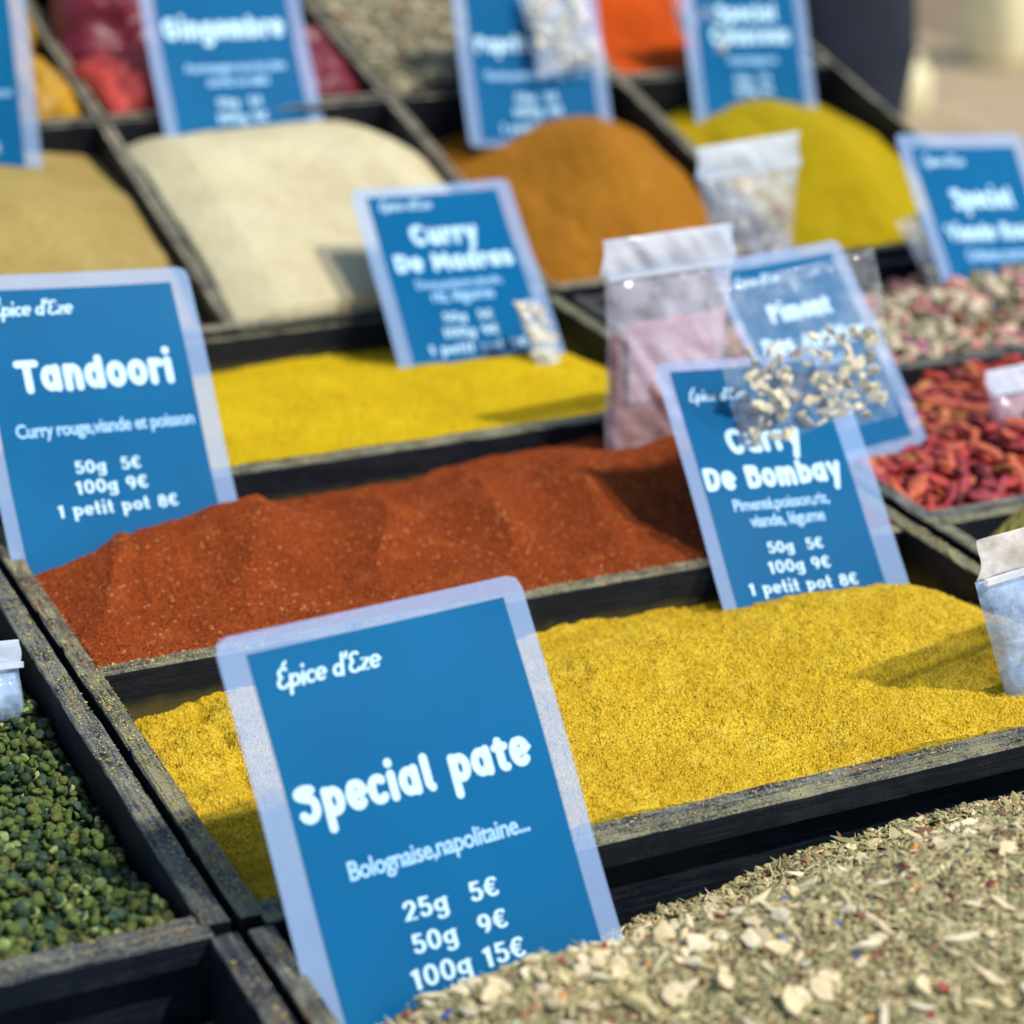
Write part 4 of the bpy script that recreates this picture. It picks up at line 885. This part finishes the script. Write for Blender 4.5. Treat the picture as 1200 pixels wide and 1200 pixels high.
# ------------------------------------------------------------------ loose grains spilt along the rims
def spill(label, n, regions, mats, size, seed):
    r = np.random.default_rng(seed); V = []; F = []; MI = []
    for k_ in range(n):
        x0, x1, y0, y1, z = regions[r.integers(len(regions))]
        c = np.array([r.uniform(x0, x1), r.uniform(y0, y1), z]); q = size * r.lognormal(0, 0.4); b = len(V)
        for t in ((1, 0, 0), (-.5, .8, 0.1), (-.5, -.8, 0), (0, 0, 1.0)): V.append(tuple(c + q * (np.array(t) + r.normal(0, 0.2, 3)) * (1, 1, 0.7)))
        F += [(b, b + 1, b + 3), (b + 1, b + 2, b + 3), (b + 2, b, b + 3), (b, b + 2, b + 1)]; MI += [int(r.integers(len(mats)))] * 4
    o = mesh_obj('spilt_grains', V, F, mats, None, mi=MI); return tag(o, label, 'spilt spice', None, 'stuff')
GY = m_plain('grain_yellow', (0.46, 0.36, 0.08), 0.9, 0.2); GR = m_plain('grain_red', (0.26, 0.06, 0.012), 0.9, 0.2); GT = m_plain('grain_tan', (0.45, 0.38, 0.22), 0.9, 0.2)
spill('yellow curry grains spilt along the front and side rims of the front centre tray', 3800, [(0.0, 0.38, -0.192, -0.178, 0.0003), (0.0, 0.38, -0.186, -0.178, 0.0003), (-0.008, 0.0, -0.178, 0.0, 0.0003), (0.38, 0.388, -0.178, 0.0, 0.0003), (0.0, 0.38, -0.001, 0.007, -0.0009), (-0.0205, -0.0125, -0.17, 0.1, 0.0003)], [GY, GY, GT], 0.00034, 1)
spill('red brown grains spilt along the rims round the tandoori powder', 1500, [(0.0, 0.38, -0.001, 0.007, -0.0009), (-0.008, 0.0, 0.0, 0.18, 0.0003)], [GR, GR, GT], 0.00034, 2)
spill('tan grains dusted over the rims of the peppercorn tray', 1600, [(-0.2, -0.02, -0.19, -0.178, 0.0003), (-0.0205, -0.0125, -0.186, 0.15, 0.0003), (-0.0205, -0.0125, -0.40, -0.205, 0.0003), (-0.008, -0.0005, -0.40, -0.205, 0.0003)], [GT, GY], 0.00032, 3)

# ------------------------------------------------------------------ pavement and things beyond the stall
k = NB('pale_pavement'); n1 = k.noise(1.3, 5, 0.6); n2 = k.noise(40, 3, 0.6)
k.color(k.mix(0.25, k.ramp(n1, [(0.35, (0.24, 0.18, 0.10)), (0.65, (0.36, 0.28, 0.17))]), k.ramp(n2, [(0.4, (0.30, 0.25, 0.18)), (0.6, (0.55, 0.48, 0.36))]))); k.rough(0.9); k.bump(n2, 0.3, 0.003); PAV = k.m
tag(boxo('pavement', (-120, -120, -1.0), (120, 160, -0.9), PAV), kind='structure')
SL = [m_plain('slab_warm', (0.29, 0.22, 0.12), 0.9, 0.2, 4), m_plain('slab_grey', (0.20, 0.15, 0.09), 0.9, 0.2, 4), m_plain('slab_light', (0.36, 0.28, 0.17), 0.9, 0.12, 4)]
pv = tag(empty('paving', (3.5, 4.5, -0.9)), kind='structure')
sm = [bpy.data.meshes.new('paving_slab') for _ in range(3)]
for q, me in enumerate(sm):
    V, F = box_v((-0.295, -0.445, 0.001), (0.295, 0.445, 0.012)); me.from_pydata(V, [], F); me.materials.append(SL[q])
for i in range(-7, 8):
    for j in range(-5, 7):
        link_copy('paving_slab', sm[random.randrange(3)], pv, Matrix.Translation((i * 0.6, j * 0.9 + (0.45 if i % 2 else 0), random.uniform(-.002, .002))))
NAVY = m_plain('navy_canvas', (0.012, 0.018, 0.032), 0.8, 0.2, 20); CREAM = m_plain('cream_cloth', (0.85, 0.76, 0.46), 0.7, 0.08, 20)
def lathe(name, prof, mat, parent, n=28, sx=1, sy=1, wob=0.0, seed=0):
    V = []; F = []; r_ = np.random.default_rng(seed)
    for i, (r, z) in enumerate(prof):
        for j in range(n):
            a = 2 * math.pi * j / n; q = r * (1 + wob * math.sin(3 * a + i * 0.7 + seed)); V.append((q * math.cos(a) * sx, q * math.sin(a) * sy, z))
    for i in range(len(prof) - 1):
        for j in range(n): F.append((i * n + j, i * n + (j + 1) % n, (i + 1) * n + (j + 1) % n, (i + 1) * n + j))
    F.append(tuple(range(n - 1, -1, -1))); F.append(tuple(range((len(prof) - 1) * n, len(prof) * n)))
    return mesh_obj(name, V, F, mat, parent, smooth=True)
def tube(name, pts, r, mat, parent, n=8):
    V = []; F = []; P = [Vector(p) for p in pts]
    for i, p_ in enumerate(P):
        d = (P[min(len(P) - 1, i + 1)] - P[max(0, i - 1)]).normalized(); a = d.orthogonal().normalized(); b_ = d.cross(a)
        if i and a.dot(pa_) < 0: a = -a; b_ = -b_
        pa_ = a
        for j in range(n): t = 2 * math.pi * j / n; V.append(p_ + a * r * math.cos(t) + b_ * r * math.sin(t))
    for i in range(len(P) - 1):
        for j in range(n): F.append((i * n + j, i * n + (j + 1) % n, (i + 1) * n + (j + 1) % n, (i + 1) * n + j))
    return mesh_obj(name, V, F, mat, parent, smooth=True)
# dark holdall standing on a stool behind the stall
q = at_y(985, 118, 1.35)
bgp = tag(empty('dark_holdall', (q.x, 1.35, q.z - 0.02)), 'soft navy canvas bag standing behind the stall at the upper right', 'bag')
lathe('bag_body', [(0.02, -0.10), (0.085, -0.09), (0.095, -0.02), (0.110, 0.08), (0.10, 0.16), (0.085, 0.20), (0.03, 0.225)], NAVY, bgp, sx=0.78, sy=0.55, wob=0.05, seed=2)
tube('handle', [(-0.05, 0, 0.19), (-0.045, 0, 0.26), (0, 0, 0.29), (0.045, 0, 0.26), (0.05, 0, 0.19)], 0.008, NAVY, bgp)
sty = tag(empty('plinth', (q.x, 1.35, -0.9)), 'dark plinth the navy bag stands on, behind the stall', 'plinth')
boxo('plinth_body', (-0.16, -0.14, 0), (0.16, 0.14, q.z - 0.12 + 0.9 - 0.03), WT, sty); boxo('plinth_top', (-0.18, -0.16, q.z - 0.12 + 0.9 - 0.0298), (0.18, 0.16, q.z - 0.12 + 0.9), WT, sty)
def sack(label, px, py, y, r, h, mat, seed):
    # foot found where the view ray meets the pavement
    g = at_z(px, py, -0.9)
    s_ = tag(empty('canvas_sack', g), label, 'sack', 'cream sacks on the pavement')
    lathe('sack_body', [(r * 0.8, 0), (r, h * 0.1), (r * 1.02, h * 0.5), (r * 0.9, h * 0.8), (r * 0.5, h * 0.93)], mat, s_, wob=0.06, seed=seed)
    lathe('sack_neck', [(r * 0.5, h * 0.93), (r * 0.35, h * 0.97), (r * 0.55, h * 1.08)], mat, s_, wob=0.12, seed=seed)
sack('tall cream sack on the pavement at the top right corner', 1165, 78, 0, 0.10, 0.45, CREAM, 1)
sack('small cream sack on the pavement left of the tall one', 1062, 135, 0, 0.05, 0.14, CREAM, 2)
sack('cream sack on the pavement at the very top edge', 1035, 8, 0, 0.07, 0.2, CREAM, 3)
